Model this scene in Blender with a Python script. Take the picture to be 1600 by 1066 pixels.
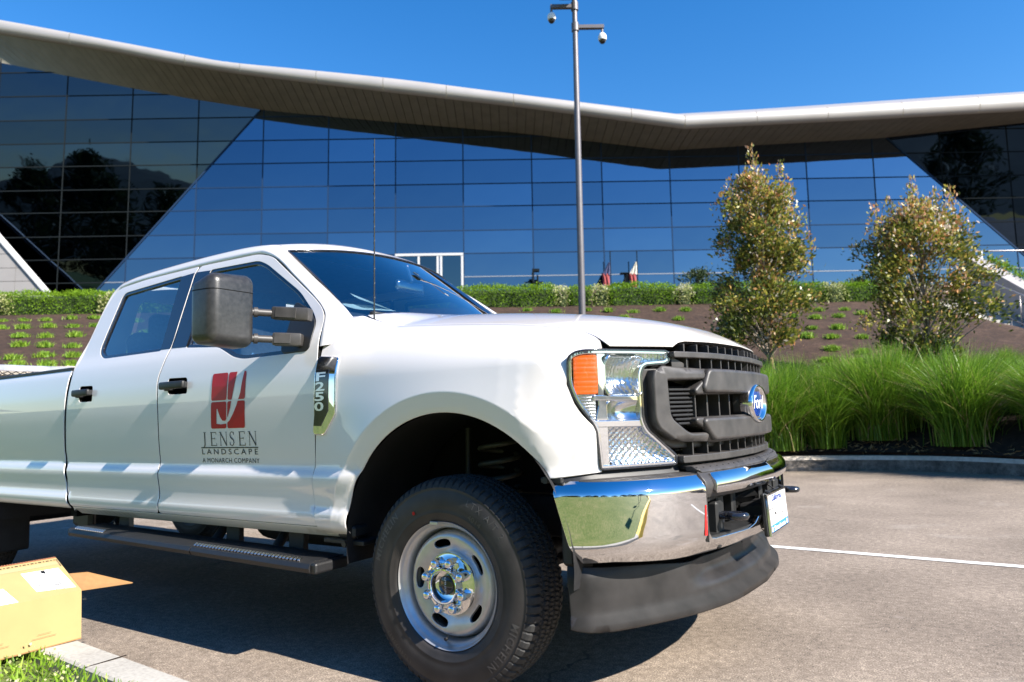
import bpy, bmesh, math, random
import numpy as np
from mathutils import Vector, Matrix
from mathutils.geometry import delaunay_2d_cdt

scene = bpy.context.scene
for o in list(bpy.data.objects):
    bpy.data.objects.remove(o)
COL = scene.collection
R_ = math.radians
rng = np.random.default_rng(11)
random.seed(5)

# ------------------------------------------------------------------ camera
CAMPOS = Vector((1.7059, -3.1093, 1.0263))
cam_d = bpy.data.cameras.new('camera')
cam_d.sensor_width = 36.0
cam_d.lens = 1094.35 / 1600 * 36.0
cam_d.clip_end = 3000
cam_d.clip_start = 0.05
cam_d.dof.use_dof = True
cam_d.dof.focus_distance = 3.2
cam_d.dof.aperture_fstop = 3.2
cam = bpy.data.objects.new('camera', cam_d)
COL.objects.link(cam)
RC = Matrix(((0.83867, 0.54364, -0.03308), (-0.08539, 0.07127, -0.9938), (-0.53791, 0.83629, 0.10619)))
rot = Matrix((RC[0], -RC[1], -RC[2])).transposed()
cam.matrix_world = Matrix.Translation(CAMPOS) @ rot.to_4x4()
scene.camera = cam

# ------------------------------------------------------------------ light
SUN = Vector((1.36, -0.075, 1.0)).normalized()
elev = math.asin(SUN.z)
azim = math.atan2(SUN.x, SUN.y)
world = bpy.data.worlds.new('World')
scene.world = world
world.use_nodes = True
wn = world.node_tree.nodes
wl = world.node_tree.links
wn.clear()
sky_n = wn.new('ShaderNodeTexSky')
sky_n.sky_type = 'NISHITA'
sky_n.sun_disc = False
sky_n.sun_elevation = elev
sky_n.sun_rotation = azim
sky_n.air_density = 1.3
sky_n.dust_density = 0.1
sky_n.ozone_density = 4.0
sky_n.altitude = 50
bg_n = wn.new('ShaderNodeBackground')
bg_n.inputs['Strength'].default_value = 0.084
wo_n = wn.new('ShaderNodeOutputWorld')
hs_n = wn.new('ShaderNodeHueSaturation')
hs_n.inputs['Saturation'].default_value = 1.36
hs_n.inputs['Hue'].default_value = 0.508
wl.new(sky_n.outputs[0], hs_n.inputs['Color'])
wl.new(hs_n.outputs[0], bg_n.inputs['Color'])
wl.new(bg_n.outputs[0], wo_n.inputs['Surface'])
sun_d = bpy.data.lights.new('sun', 'SUN')
sun_d.energy = 5.0
sun_d.angle = R_(0.53)
sun_d.color = (1.0, 0.94, 0.85)
sun_o = bpy.data.objects.new('sun', sun_d)
COL.objects.link(sun_o)
sun_o.rotation_euler = SUN.to_track_quat('Z', 'Y').to_euler()

scene.view_settings.view_transform = 'Standard'
scene.view_settings.look = 'None'
scene.view_settings.exposure = 1.34
scene.view_settings.gamma = 1.0
scene.view_settings.use_curve_mapping = False

# ------------------------------------------------------------------ helpers: objects
def link(name, me, m=None, parent=None, label=None):
    o = bpy.data.objects.new(name, me)
    COL.objects.link(o)
    if m is not None and me is not None:
        if len(me.materials) == 0:
            me.materials.append(m)
    if parent is not None:
        o.parent = parent
    if label:
        o['label'] = label
    return o

def tag(o, label=None, cat=None, group=None, kind=None):
    if label: o['label'] = label
    if cat: o['category'] = cat
    if group: o['group'] = group
    if kind: o['kind'] = kind
    return o

def empty(name, loc, label=None, cat=None, group=None):
    o = bpy.data.objects.new(name, None)
    o.empty_display_size = 0.1
    COL.objects.link(o)
    o.location = loc
    return tag(o, label, cat, group)

def children_of(root):
    return [o for o in bpy.data.objects if o.parent == root]

def copy_tree(o, kids, parent=None):
    c = o.copy()
    COL.objects.link(c)
    if parent is not None: c.parent = parent
    for ch in kids.get(o, []):
        copy_tree(ch, kids, c)
    return c

def mesh_of(name, V, Fc, smooth=True):
    me = bpy.data.meshes.new(name)
    me.from_pydata([tuple(map(float, v)) for v in V], [], [tuple(map(int, f)) for f in Fc])
    me.update()
    if smooth:
        me.polygons.foreach_set('use_smooth', [True] * len(me.polygons))
    return me

def mk(name, V, Fc, m, parent=None, smooth=True, label=None):
    return link(name, mesh_of(name, V, Fc, smooth), m, parent, label)

def quads_mesh(name, V, nq):
    """V: (4*nq,3) array, quads in order"""
    me = bpy.data.meshes.new(name)
    n = nq * 4
    me.vertices.add(n)
    me.vertices.foreach_set('co', np.asarray(V, np.float32).ravel())
    me.loops.add(n)
    me.loops.foreach_set('vertex_index', np.arange(n, dtype=np.int32))
    me.polygons.add(nq)
    me.polygons.foreach_set('loop_start', np.arange(0, n, 4, dtype=np.int32))
    me.update()
    return me

def float_attr(me, vals):
    a = me.attributes.new('tone', 'FLOAT', 'POINT')
    a.data.foreach_set('value', np.asarray(vals, np.float32))

class MB:
    """collects shapes into ONE mesh"""
    def __init__(s):
        s.bm = bmesh.new()
    def box(s, c, size, bev=0.0, M=None, seg=1):
        r = bmesh.ops.create_cube(s.bm, size=1.0)
        vs = r['verts']
        T = Matrix.Translation(Vector(c)) if M is None else M @ Matrix.Translation(Vector(c))
        bmesh.ops.transform(s.bm, matrix=T @ Matrix.Diagonal((*size, 1)), verts=vs)
        if bev > 0:
            es = list({e for v in vs for e in v.link_edges})
            bmesh.ops.bevel(s.bm, geom=es, offset=bev, segments=seg, affect='EDGES', profile=0.5)
        return s
    def tube(s, pts, r, n=8, cap=True):
        pts = [Vector(p) for p in pts]
        rs = r if isinstance(r, (list, tuple)) else [r] * len(pts)
        rings = []
        prev = None
        for i, p in enumerate(pts):
            d = (pts[min(i + 1, len(pts) - 1)] - pts[max(i - 1, 0)]).normalized()
            a = Vector((0, 0, 1)) if abs(d.z) < 0.9 else Vector((1, 0, 0))
            if prev is not None:
                u = (prev - d * prev.dot(d))
                u = u.normalized() if u.length > 1e-5 else d.cross(a).normalized()
            else:
                u = d.cross(a).normalized()
            prev = u
            w = d.cross(u)
            rings.append([s.bm.verts.new(p + (u * math.cos(2 * math.pi * k / n) + w * math.sin(2 * math.pi * k / n)) * rs[i]) for k in range(n)])
        for A, B in zip(rings[:-1], rings[1:]):
            for k in range(n):
                s.bm.faces.new((A[k], A[(k + 1) % n], B[(k + 1) % n], B[k]))
        if cap:
            s.bm.faces.new(list(reversed(rings[0])))
            s.bm.faces.new(rings[-1])
        return s
    def poly(s, pts):
        s.bm.faces.new([s.bm.verts.new(Vector(p)) for p in pts])
        return s
    def prism(s, pts, vec):
        a = [s.bm.verts.new(Vector(p)) for p in pts]
        b = [s.bm.verts.new(Vector(p) + Vector(vec)) for p in pts]
        s.bm.faces.new(a)
        s.bm.faces.new(list(reversed(b)))
        for k in range(len(a)):
            s.bm.faces.new((a[k], b[k], b[(k + 1) % len(a)], a[(k + 1) % len(a)]))
        return s
    def lathe(s, prof, axis='y', c=(0, 0, 0), n=48, a0=0, a1=2 * math.pi):
        """prof: (r, t) along the axis"""
        full = abs(a1 - a0 - 2 * math.pi) < 1e-6
        m = n if full else n + 1
        rings = []
        for r, t in prof:
            ring = []
            for k in range(m):
                a = a0 + (a1 - a0) * k / n
                u, w = r * math.cos(a), r * math.sin(a)
                p = {'y': (u, t, w), 'x': (t, u, w), 'z': (u, w, t)}[axis]
                ring.append(s.bm.verts.new((c[0] + p[0], c[1] + p[1], c[2] + p[2])))
            rings.append(ring)
        for A, B in zip(rings[:-1], rings[1:]):
            for k in range(n):
                j = (k + 1) % m
                s.bm.faces.new((A[k], A[j], B[j], B[k]))
        return s
    def mesh(s, name, smooth=False, ang=None, fix=True):
        if fix:
            bmesh.ops.recalc_face_normals(s.bm, faces=s.bm.faces)
        me = bpy.data.meshes.new(name)
        s.bm.to_mesh(me)
        s.bm.free()
        if smooth:
            me.polygons.foreach_set('use_smooth', [True] * len(me.polygons))
            if ang is not None:
                try: me.set_sharp_from_angle(angle=R_(ang))
                except Exception: pass
        return me
    def build(s, name, m, parent=None, smooth=False, ang=None, label=None):
        return link(name, s.mesh(name, smooth, ang), m, parent, label)

def mirrored(o, parent, name=None):
    """a copy of a part reflected to the other side of the truck (y -> -y)"""
    me = o.data.copy()
    n = len(me.vertices)
    co = np.empty(n * 3); me.vertices.foreach_get('co', co)
    co = co.reshape(-1, 3)
    has = me.has_custom_normals
    if has:
        ln = np.empty(len(me.loops) * 3); me.corner_normals.foreach_get('vector', ln)
        ln = ln.reshape(-1, 3)
        li = np.empty(len(me.loops), np.int32); me.loops.foreach_get('vertex_index', li)
        vn = np.zeros((n, 3)); vn[li] = ln
        vn[:, 1] *= -1
    co[:, 1] *= -1
    me.vertices.foreach_set('co', co.ravel())
    me.flip_normals()
    me.update()
    if has:
        me.normals_split_custom_set_from_vertices([tuple(v) for v in vn])
    c = bpy.data.objects.new(name or o.name.split('.')[0], me)
    COL.objects.link(c)
    c.parent = parent
    return c

# ------------------------------------------------------------------ helpers: shapes
def pchip(xs, ys):
    xs = np.asarray(xs, float); ys = np.asarray(ys, float)
    h = np.diff(xs); d = np.diff(ys) / h
    m = np.zeros_like(xs); m[0] = d[0]; m[-1] = d[-1]
    for i in range(1, len(xs) - 1):
        if d[i - 1] * d[i] > 0:
            w1 = 2 * h[i] + h[i - 1]; w2 = h[i] + 2 * h[i - 1]
            m[i] = (w1 + w2) / (w1 / d[i - 1] + w2 / d[i])
    def f(x):
        x = np.asarray(x, float)
        k = np.clip(np.searchsorted(xs, x) - 1, 0, len(xs) - 2)
        t = (x - xs[k]) / h[k]; tc = np.clip(t, 0, 1)
        a = (ys[k] * (1 + 2 * tc) * (1 - tc) ** 2 + ys[k + 1] * tc * tc * (3 - 2 * tc)
             + h[k] * m[k] * tc * (1 - tc) ** 2 + h[k] * m[k + 1] * tc * tc * (tc - 1))
        return a + np.where(t < 0, t * h[k] * m[0], 0) + np.where(t > 1, (t - 1) * h[k] * m[-1], 0)
    return f

def inside(P, poly):
    x, y = P[:, 0], P[:, 1]
    c = np.zeros(len(P), bool)
    n = len(poly)
    for i in range(n):
        x1, y1 = poly[i]; x2, y2 = poly[(i + 1) % n]
        if y1 == y2: continue
        cond = ((y1 > y) != (y2 > y)) & (x < (x2 - x1) * (y - y1) / (y2 - y1) + x1)
        c ^= cond
    return c

def rnd(pts, r, n=4):
    """round the corners of a closed outline"""
    out = []
    N = len(pts)
    for i in range(N):
        p = np.array(pts[i], float); a = np.array(pts[i - 1], float); b = np.array(pts[(i + 1) % N], float)
        rr = r[i] if isinstance(r, (list, tuple)) else r
        la, lb = np.linalg.norm(a - p), np.linalg.norm(b - p)
        d = min(rr, la * .45, lb * .45)
        if d < 1e-5:
            out.append(tuple(p)); continue
        s = p + (a - p) / la * d; e = p + (b - p) / lb * d
        for k in range(n + 1):
            t = k / n
            q = s * (1 - t) ** 2 + 2 * p * t * (1 - t) + e * t * t
            out.append(tuple(q))
    return out

def resamp(pts, res):
    out = []
    n = len(pts)
    for i in range(n):
        a = np.array(pts[i], float); b = np.array(pts[(i + 1) % n], float)
        k = max(1, int(math.ceil(np.linalg.norm(b - a) / res)))
        for j in range(k):
            out.append(a + (b - a) * j / k)
    P = np.array(out)
    keep = np.linalg.norm(P - np.roll(P, 1, 0), axis=1) > 1e-6
    return P[keep]

def area2(P):
    x, y = P[:, 0], P[:, 1]
    return np.sum(x * np.roll(y, -1) - np.roll(x, -1) * y)

def drape(name, outline, fn, m, parent=None, holes=(), res=.04, depth=.014, bev=.003, label=None, back=False, flange=True, extra=()):
    """a panel: outline in the (u,v) of a surface fn(u,v)->xyz, triangulated, with exact normals, rolled edges and thickness"""
    loops = [resamp(outline, res)] + [resamp(h, res) for h in holes]
    if area2(loops[0]) < 0: loops[0] = loops[0][::-1]
    for i in range(1, len(loops)):
        if area2(loops[i]) > 0: loops[i] = loops[i][::-1]
    lo = loops[0].min(0); hi = loops[0].max(0)
    gu = np.arange(lo[0] + res * .5, hi[0], res); gv = np.arange(lo[1] + res * .5, hi[1], res)
    G = np.array([(u + (.5 * res if j % 2 else 0), v) for j, v in enumerate(gv) for u in gu]) if len(gu) and len(gv) else np.zeros((0, 2))
    if len(G):
        ok = inside(G, loops[0])
        for h in loops[1:]: ok &= ~inside(G, h)
        G = G[ok]
        B_ = np.concatenate(loops + [np.array(q) for q in extra])
        if len(G):
            dmin = np.min(np.hypot(G[:, None, 0] - B_[None, :, 0], G[:, None, 1] - B_[None, :, 1]), axis=1)
            G = G[dmin > res * .45]
    pts = []; edges = []
    for L in loops:
        b = len(pts); n = len(L)
        pts += [Vector(p) for p in L]
        edges += [(b + k, b + (k + 1) % n) for k in range(n)]
    for q in extra:
        b = len(pts); pts += [Vector(p) for p in q]
        edges += [(b + k, b + k + 1) for k in range(len(q) - 1)]
    pts += [Vector(p) for p in G]
    vs, es, fs, *_ = delaunay_2d_cdt(pts, edges, [], 0, 1e-7)
    UV = np.array([tuple(v) for v in vs])
    T = np.array([f for f in fs if len(f) == 3])
    cen = UV[T].mean(1)
    ok = inside(cen, loops[0])
    for h in loops[1:]: ok &= ~inside(cen, h)
    T = T[ok]
    a = UV[T]
    ar = (a[:, 1, 0] - a[:, 0, 0]) * (a[:, 2, 1] - a[:, 0, 1]) - (a[:, 2, 0] - a[:, 0, 0]) * (a[:, 1, 1] - a[:, 0, 1])
    T[ar < 0] = T[ar < 0][:, ::-1]
    def frame(Q):
        e = 1e-3
        P = fn(Q[:, 0], Q[:, 1])
        du = (fn(Q[:, 0] + e, Q[:, 1]) - fn(Q[:, 0] - e, Q[:, 1])) / (2 * e)
        dv = (fn(Q[:, 0], Q[:, 1] + e) - fn(Q[:, 0], Q[:, 1] - e)) / (2 * e)
        N = np.cross(du, dv)
        N /= np.linalg.norm(N, axis=1)[:, None] + 1e-12
        return P, du, dv, N
    P, du, dv, N = frame(UV)
    V = [P]; VN = [N]; Fc = [tuple(t) for t in T]
    base = len(P)
    if flange:
        for L in loops:
            t = np.roll(L, -1, 0) - np.roll(L, 1, 0)
            o2 = np.stack([t[:, 1], -t[:, 0]], 1)
            Pb, dub, dvb, Nb = frame(L)
            O = dub * o2[:, :1] + dvb * o2[:, 1:]
            O -= Nb * np.sum(O * Nb, 1)[:, None]
            O /= np.linalg.norm(O, axis=1)[:, None] + 1e-12
            n = len(L)
            V += [Pb, Pb + O * bev * .7 - Nb * bev * .3, Pb + O * bev - Nb * bev, Pb + O * bev - Nb * depth]
            VN += [Nb, (Nb + O) / np.sqrt(2), O, O]
            for r in range(3):
                for k in range(n):
                    j = (k + 1) % n
                    b0 = base + r * n; b1 = b0 + n
                    Fc.append((b0 + k, b1 + k, b1 + j, b0 + j))
            base += 4 * n
    if back:
        V.append(P - N * depth); VN.append(-N)
        Fc += [tuple(int(i) + base for i in t[::-1]) for t in T]
    V = np.concatenate(V); VN = np.concatenate(VN)
    me = mesh_of(name, V, Fc, True)
    me.normals_split_custom_set_from_vertices([tuple(v) for v in VN])
    if m is PAINT and flange:
        me.materials.append(PAINT); me.materials.append(VOID)  # edge walls coloured black so panel gaps read as deep shade
        mi = np.zeros(len(me.polygons), np.int32)
        f0 = len(T)
        for L in loops:
            n = len(L); mi[f0 + 2 * n:f0 + 3 * n] = 1; f0 += 3 * n
        me.polygons.foreach_set('material_index', mi)
        return link(name, me, None, parent, label)
    return link(name, me, m, parent, label)

def grid_mesh(name, P, m, parent=None, label=None, flip=False, smooth=True, closed_u=False):
    """P: rows x cols x 3"""
    P = np.asarray(P, float)
    r, c = P.shape[:2]
    idx = np.arange(r * c).reshape(r, c)
    Fc = []
    for i in range(r - 1):
        for j in range(c if closed_u else c - 1):
            k = (j + 1) % c
            f = (idx[i, j], idx[i, k], idx[i + 1, k], idx[i + 1, j])
            Fc.append(f[::-1] if flip else f)
    return mk(name, P.reshape(-1, 3), Fc, m, parent, smooth, label)

def text_xy(body, size, align='LEFT', shear=0.0, spacing=1.0, bold=0.0):
    cu = bpy.data.curves.new('t', 'FONT')
    cu.body = body; cu.size = size; cu.align_x = align; cu.shear = shear; cu.space_character = spacing
    cu.offset = bold
    cu.resolution_u = 3
    o = bpy.data.objects.new('t', cu)
    COL.objects.link(o)
    dg = bpy.context.evaluated_depsgraph_get()
    dg.update()
    me = bpy.data.meshes.new_from_object(o.evaluated_get(dg))
    V = np.empty(len(me.vertices) * 3); me.vertices.foreach_get('co', V)
    V = V.reshape(-1, 3)[:, :2].copy()
    Fc = [tuple(p.vertices) for p in me.polygons]
    bpy.data.objects.remove(o); bpy.data.curves.remove(cu); bpy.data.meshes.remove(me)
    return V, Fc

def flat(name, V2, Fc, fn, m, parent=None, label=None, thick=0.0, smooth=False):
    """lay 2D shapes on a surface (printed or raised lettering)"""
    P = fn(np.asarray(V2)[:, 0], np.asarray(V2)[:, 1])
    return mk(name, P, Fc, m, parent, smooth, label)

# ------------------------------------------------------------------ materials
MATS = {}
def mat(name, color, rough=.5, metal=0.0, coat=0.0, spec=.5, noise=None, bump=None, trans=0.0, sub=None, emit=None, vary=None):
    m = bpy.data.materials.new(name)
    m.use_nodes = True
    nt = m.node_tree
    p = nt.nodes['Principled BSDF']
    p.inputs['Base Color'].default_value = (*color, 1)
    p.inputs['Roughness'].default_value = rough
    p.inputs['Metallic'].default_value = metal
    p.inputs['Coat Weight'].default_value = coat
    p.inputs['Coat Roughness'].default_value = .02
    p.inputs['Specular IOR Level'].default_value = spec
    p.inputs['Transmission Weight'].default_value = trans
    tc = nt.nodes.new('ShaderNodeTexCoord')
    if noise:
        sc, amt, det = noise
        n = nt.nodes.new('ShaderNodeTexNoise'); n.inputs['Scale'].default_value = sc; n.inputs['Detail'].default_value = det
        nt.links.new(tc.outputs['Object'], n.inputs['Vector'])
        mr = nt.nodes.new('ShaderNodeMapRange')
        mr.inputs['From Min'].default_value = .3; mr.inputs['From Max'].default_value = .7
        mr.inputs['To Min'].default_value = 1 - amt; mr.inputs['To Max'].default_value = 1 + amt
        nt.links.new(n.outputs['Fac'], mr.inputs['Value'])
        mx = nt.nodes.new('ShaderNodeVectorMath'); mx.operation = 'SCALE'
        mx.inputs[0].default_value = color
        nt.links.new(mr.outputs[0], mx.inputs['Scale'])
        nt.links.new(mx.outputs[0], p.inputs['Base Color'])
    if bump:
        sc, st, dist = bump
        n = nt.nodes.new('ShaderNodeTexNoise'); n.inputs['Scale'].default_value = sc; n.inputs['Detail'].default_value = 3
        nt.links.new(tc.outputs['Object'], n.inputs['Vector'])
        b = nt.nodes.new('ShaderNodeBump'); b.inputs['Strength'].default_value = st; b.inputs['Distance'].default_value = dist
        nt.links.new(n.outputs['Fac'], b.inputs['Height'])
        nt.links.new(b.outputs[0], p.inputs['Normal'])
    MATS[name] = m
    return m

def glass_mat(name, tint, boost=1.0, add=0.02, gcol=(1, 1, 1), rough=0.0):
    m = bpy.data.materials.new(name); m.use_nodes = True
    nt = m.node_tree; nt.nodes.clear()
    out = nt.nodes.new('ShaderNodeOutputMaterial')
    tr = nt.nodes.new('ShaderNodeBsdfTransparent'); tr.inputs[0].default_value = (*tint, 1)
    gl = nt.nodes.new('ShaderNodeBsdfGlossy'); gl.inputs['Roughness'].default_value = rough; gl.inputs[0].default_value = (*gcol, 1)
    lw = nt.nodes.new('ShaderNodeLayerWeight'); lw.inputs[0].default_value = .5
    pw_ = nt.nodes.new('ShaderNodeMath'); pw_.operation = 'POWER'; pw_.inputs[1].default_value = 5.0
    nt.links.new(lw.outputs['Facing'], pw_.inputs[0])
    fr = nt.nodes.new('ShaderNodeMath'); fr.operation = 'MULTIPLY_ADD'; fr.inputs[1].default_value = .96; fr.inputs[2].default_value = .04
    nt.links.new(pw_.outputs[0], fr.inputs[0])
    ma = nt.nodes.new('ShaderNodeMath'); ma.operation = 'MULTIPLY_ADD'; ma.use_clamp = True
    ma.inputs[1].default_value = boost; ma.inputs[2].default_value = add
    mx = nt.nodes.new('ShaderNodeMixShader')
    nt.links.new(fr.outputs[0], ma.inputs[0]); nt.links.new(ma.outputs[0], mx.inputs[0])
    nt.links.new(tr.outputs[0], mx.inputs[1]); nt.links.new(gl.outputs[0], mx.inputs[2])
    nt.links.new(mx.outputs[0], out.inputs[0])
    return m

def leaf_mat(name, stops, trans=.35, rough=.45, spec=.4):
    m = bpy.data.materials.new(name); m.use_nodes = True
    nt = m.node_tree
    p = nt.nodes['Principled BSDF']; out = nt.nodes['Material Output']
    at = nt.nodes.new('ShaderNodeAttribute'); at.attribute_name = 'tone'
    cr = nt.nodes.new('ShaderNodeValToRGB')
    el = cr.color_ramp.elements
    while len(el) > 1: el.remove(el[-1])
    el[0].position = stops[0][0]; el[0].color = (*stops[0][1], 1)
    for s, c in stops[1:]:
        e = el.new(s); e.color = (*c, 1)
    nt.links.new(at.outputs['Fac'], cr.inputs[0])
    nt.links.new(cr.outputs[0], p.inputs['Base Color'])
    p.inputs['Roughness'].default_value = rough
    p.inputs['Specular IOR Level'].default_value = spec
    tl = nt.nodes.new('ShaderNodeBsdfTranslucent')
    nt.links.new(cr.outputs[0], tl.inputs[0])
    mx = nt.nodes.new('ShaderNodeMixShader'); mx.inputs[0].default_value = trans
    nt.links.new(p.outputs[0], mx.inputs[1]); nt.links.new(tl.outputs[0], mx.inputs[2])
    nt.links.new(mx.outputs[0], out.inputs[0])
    return m

PAINT = mat('white_paint', (.71, .668, .648), rough=.35, coat=1.0, spec=.5)
CHROME = mat('chrome', (.80, .80, .81), rough=.025, metal=1.0)
CHROME_SOFT = mat('soft_chrome', (.75, .75, .76), rough=.12, metal=1.0, bump=(60, .05, .002))
REFLECTOR = mat('lamp_reflector', (.74, .75, .76), rough=.16, metal=1.0)
GREY_PL = mat('grey_plastic', (.046, .042, .040), rough=.46, noise=(14, .35, 6), bump=(600, .35, .0006))
BLACK_PL = mat('black_plastic', (.012, .012, .013), rough=.5, noise=(80, .2, 2), bump=(500, .25, .0005))
DAM = mat('dark_moulded_plastic', (.019, .0172, .0165), rough=.45, spec=.35, noise=(9, .45, 6), bump=(500, .3, .0005))
MIRR = mat('mirror_plastic', (.027, .026, .0255), rough=.33, noise=(60, .3, 3), bump=(420, .45, .0007))
BLACK_GL = mat('gloss_black', (.012, .013, .018), rough=.12, coat=.6)
VOID = mat('matt_black', (.006, .006, .006), rough=.9, spec=.1)
RUBBER = mat('tyre_rubber', (.026, .0225, .0205), rough=.58, noise=(9, .45, 6), bump=(300, .2, .0006))
TREAD = mat('tread_rubber', (.020, .020, .020), rough=.75, noise=(60, .25, 3))
RUBBER_HI = mat('raised_rubber', (.060, .056, .052), rough=.45)
STEEL = mat('steel_rim', (.54, .53, .525), rough=.36, metal=.72, noise=(30, .06, 3))
FRAME_BLK = mat('chassis_black', (.012, .012, .012), rough=.55, noise=(20, .3, 3))
UNDER_GRN = mat('underbody_steel', (.06, .06, .045), rough=.5, metal=.3)
AMBER = mat('amber_lens', (.52, .085, .006), rough=.22, coat=.25, noise=(400, .2, 2))
ALU = mat('aluminium_rail', (.55, .55, .55), rough=.35, metal=.7, noise=(8, .35, 4))
RED = mat('logo_red', (.42, .003, .006), rough=.45, coat=.12, spec=.25)
INK = mat('black_ink', (.012, .012, .012), rough=.4)
BLUE_EMB = mat('emblem_blue', (.010, .045, .26), rough=.2, coat=1.0)
INTERIOR = mat('interior_grey', (.05, .055, .065), rough=.8, noise=(30, .2, 3))
SEAT = mat('seat_cloth', (.055, .062, .078), rough=.9, noise=(60, .25, 3), bump=(300, .4, .001))
PAPER = mat('paper_white', (.82, .86, .82), rough=.7)
PLATE_W = mat('plate_white', (.78, .78, .78), rough=.4)
PLATE_B = mat('plate_blue', (.03, .22, .62), rough=.35)
PLATE_N = mat('plate_navy', (.03, .06, .25), rough=.4)
REDREFL = mat('painted_reflection', (.5, .01, .01), rough=.2, coat=1.0)
GLASS_S = glass_mat('side_glass', (.50, .62, .70), 1.6, .10)
GLASS_W = glass_mat('windscreen_glass', (.46, .58, .64), 2.2, .12)
LENS = glass_mat('lamp_lens', (.97, .975, .98), 1.0, .0)

# ------------------------------------------------------------------ body surfaces of the truck (x forward, z up, camera side y<0)
_S0 = pchip([.38, .53, .552, .572, .592, .615, .640, .668, .70, .782, .798, .836, .843, .90, 1.0, 1.12, 1.22, 1.30, 1.36, 1.40, 1.43, 1.46, 1.60, 1.80, 1.90, 1.96],
            [.88, .935, .962, .990, 1.003, 1.008, 1.005, .994, .993, 1.000, .998, .984, .984, .990, .998, 1.003, 1.001, .992, .980, .968, .955, .942, .898, .835, .803, .775])
_red = pchip([.30, .42, .50, .545, .58, .61, .637, .66, .70], [0, .005, .020, .037, .055, .085, .120, .155, .24])
ACX, ACZ, AR = .03, .515, .535
def flare(x, z, cx=ACX, cz=ACZ, R=AR):
    r = np.hypot(x - cx, z - cz)
    t = np.clip((r - (R + .075)) / .27, 0, 1); b = .036 * (1 - t) ** 1.7 - .016 * np.clip((R + .075 - r) / .075, 0, 1)
    t2 = np.clip((R + .012 - r) / .02, 0, 1)
    return b * (.35 + .65 * np.clip((z - .60) / .25, 0, 1)) * np.clip((cx + .51 - x) / .16, 0, 1) - .006 * t2
def S(x, z): return _S0(z) - _red(np.maximum(x, .30))
def Sfender(x, z): return S(x, z) + flare(x, z)
RAX = -4.34
def Sbed(x, z):
    f = flare(x, z, RAX, .515, .52)
    return np.where(z > 1.36, .98 - np.maximum(z - 1.36, 0) * .5, _S0(np.minimum(z, 1.36))) + f
_F = pchip([0, .3, .5, .62, .72, .80, .88, .915, .945, .963, .98], [.908, .884, .836, .787, .735, .689, .637, .610, .58, .545, .50])
def F(y): return _F(np.abs(y))
_g = pchip([-.02, 0, .01, .03, .08, .2, .4, .7, 1.1, 1.6, 2.0], [-.05, 0, .02, .042, .075, .130, .185, .235, .28, .315, .33])
def H(x, y):
    d = F(y) + .012 - x
    a = np.abs(y) / .8
    rear = np.clip((-.36 - x) / .24, 0, 1)
    return 1.258 + _g(d) * (1 - .36 * a ** 2.2) + .058 * rear ** 1.4 * a ** 1.5
seam = pchip([-.75, -.40, .0, .30, .52, .60, .65], [.775, .79, .795, .80, .815, .84, .868])
def fender(x, s):
    x = np.asarray(x, float); s = np.asarray(s, float)
    zc = 1.2 - .25 * np.clip((x - .45) / .2, 0, 1)
    lowz = np.where(s > .9, .9 + (np.minimum(s, 1.2) - .9) * (zc - .9) / .3, s)
    y0 = -Sfender(x, lowz)
    t = np.clip((s - 1.2) / .4, 0, 1.02)
    ys = -seam(x); zs = H(x, seam(x))
    yb = -Sfender(x, zc); yb2 = -Sfender(x, zc - .02)
    L = (zs - zc) * 1.25 + .02
    T0y = (yb - yb2) / .02 * L; W = np.abs(ys - yb)
    h00 = 2 * t ** 3 - 3 * t * t + 1; h10 = t ** 3 - 2 * t * t + t; h01 = -2 * t ** 3 + 3 * t * t; h11 = t ** 3 - t * t
    yy = h00 * yb + h10 * T0y + h01 * ys + h11 * W * 1.6
    zz = h00 * zc + h10 * L + h01 * zs + h11 * W * .30
    return np.stack([x + 0 * y0, np.where(s <= 1.2, y0, yy), np.where(s <= 1.2, lowz, zz)], -1)
def side(x, z, off=0.0): return np.stack([x + 0 * z, -(S(x, z) + off), z + 0 * x], -1)
def front(dx):
    return lambda y, z: np.stack([F(y) + dx + 0 * z, y + 0 * z, z + 0 * y], -1)
_B = pchip([0, .3, .55, .75, .87, .945, .985, 1.0, 1.01], [.985, .965, .915, .85, .77, .68, .58, .48, .30])
def B(y): return _B(np.abs(y))

# ------------------------------------------------------------------ the site behind the car park (axes set from the camera's heading and roll, origin at the camera: A along the facade, Bv forward, G up)
A_ = np.array([0.83973, 0.54274, -0.01708]); Bv = np.array([-.54282, .83986, .00021]); G_ = np.array([.01446, .00909, .99986])
O_ = np.array(CAMPOS)
def site(a, b, h):
    a = np.asarray(a, float); b = np.asarray(b, float); h = np.asarray(h, float)
    return O_ + a[..., None] * A_ + b[..., None] * Bv + h[..., None] * G_
def sitev(a, b, h): return Vector(site(a, b, h))
SITE_M = Matrix.Translation(CAMPOS) @ Matrix((A_, Bv, G_)).transposed().to_4x4()
# ================================================================== THE TRUCK
truck = empty('pickup_truck', (0, 0, 0), 'white crew cab pickup truck with red company logo on its door, parked on the asphalt', 'pickup truck')
T = truck

_ss = np.linspace(.5, 1.6, 900)
def s_of(x, z):
    P = fender(np.full_like(_ss, x), _ss)
    return float(np.interp(z, P[:, 2], _ss))

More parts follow.
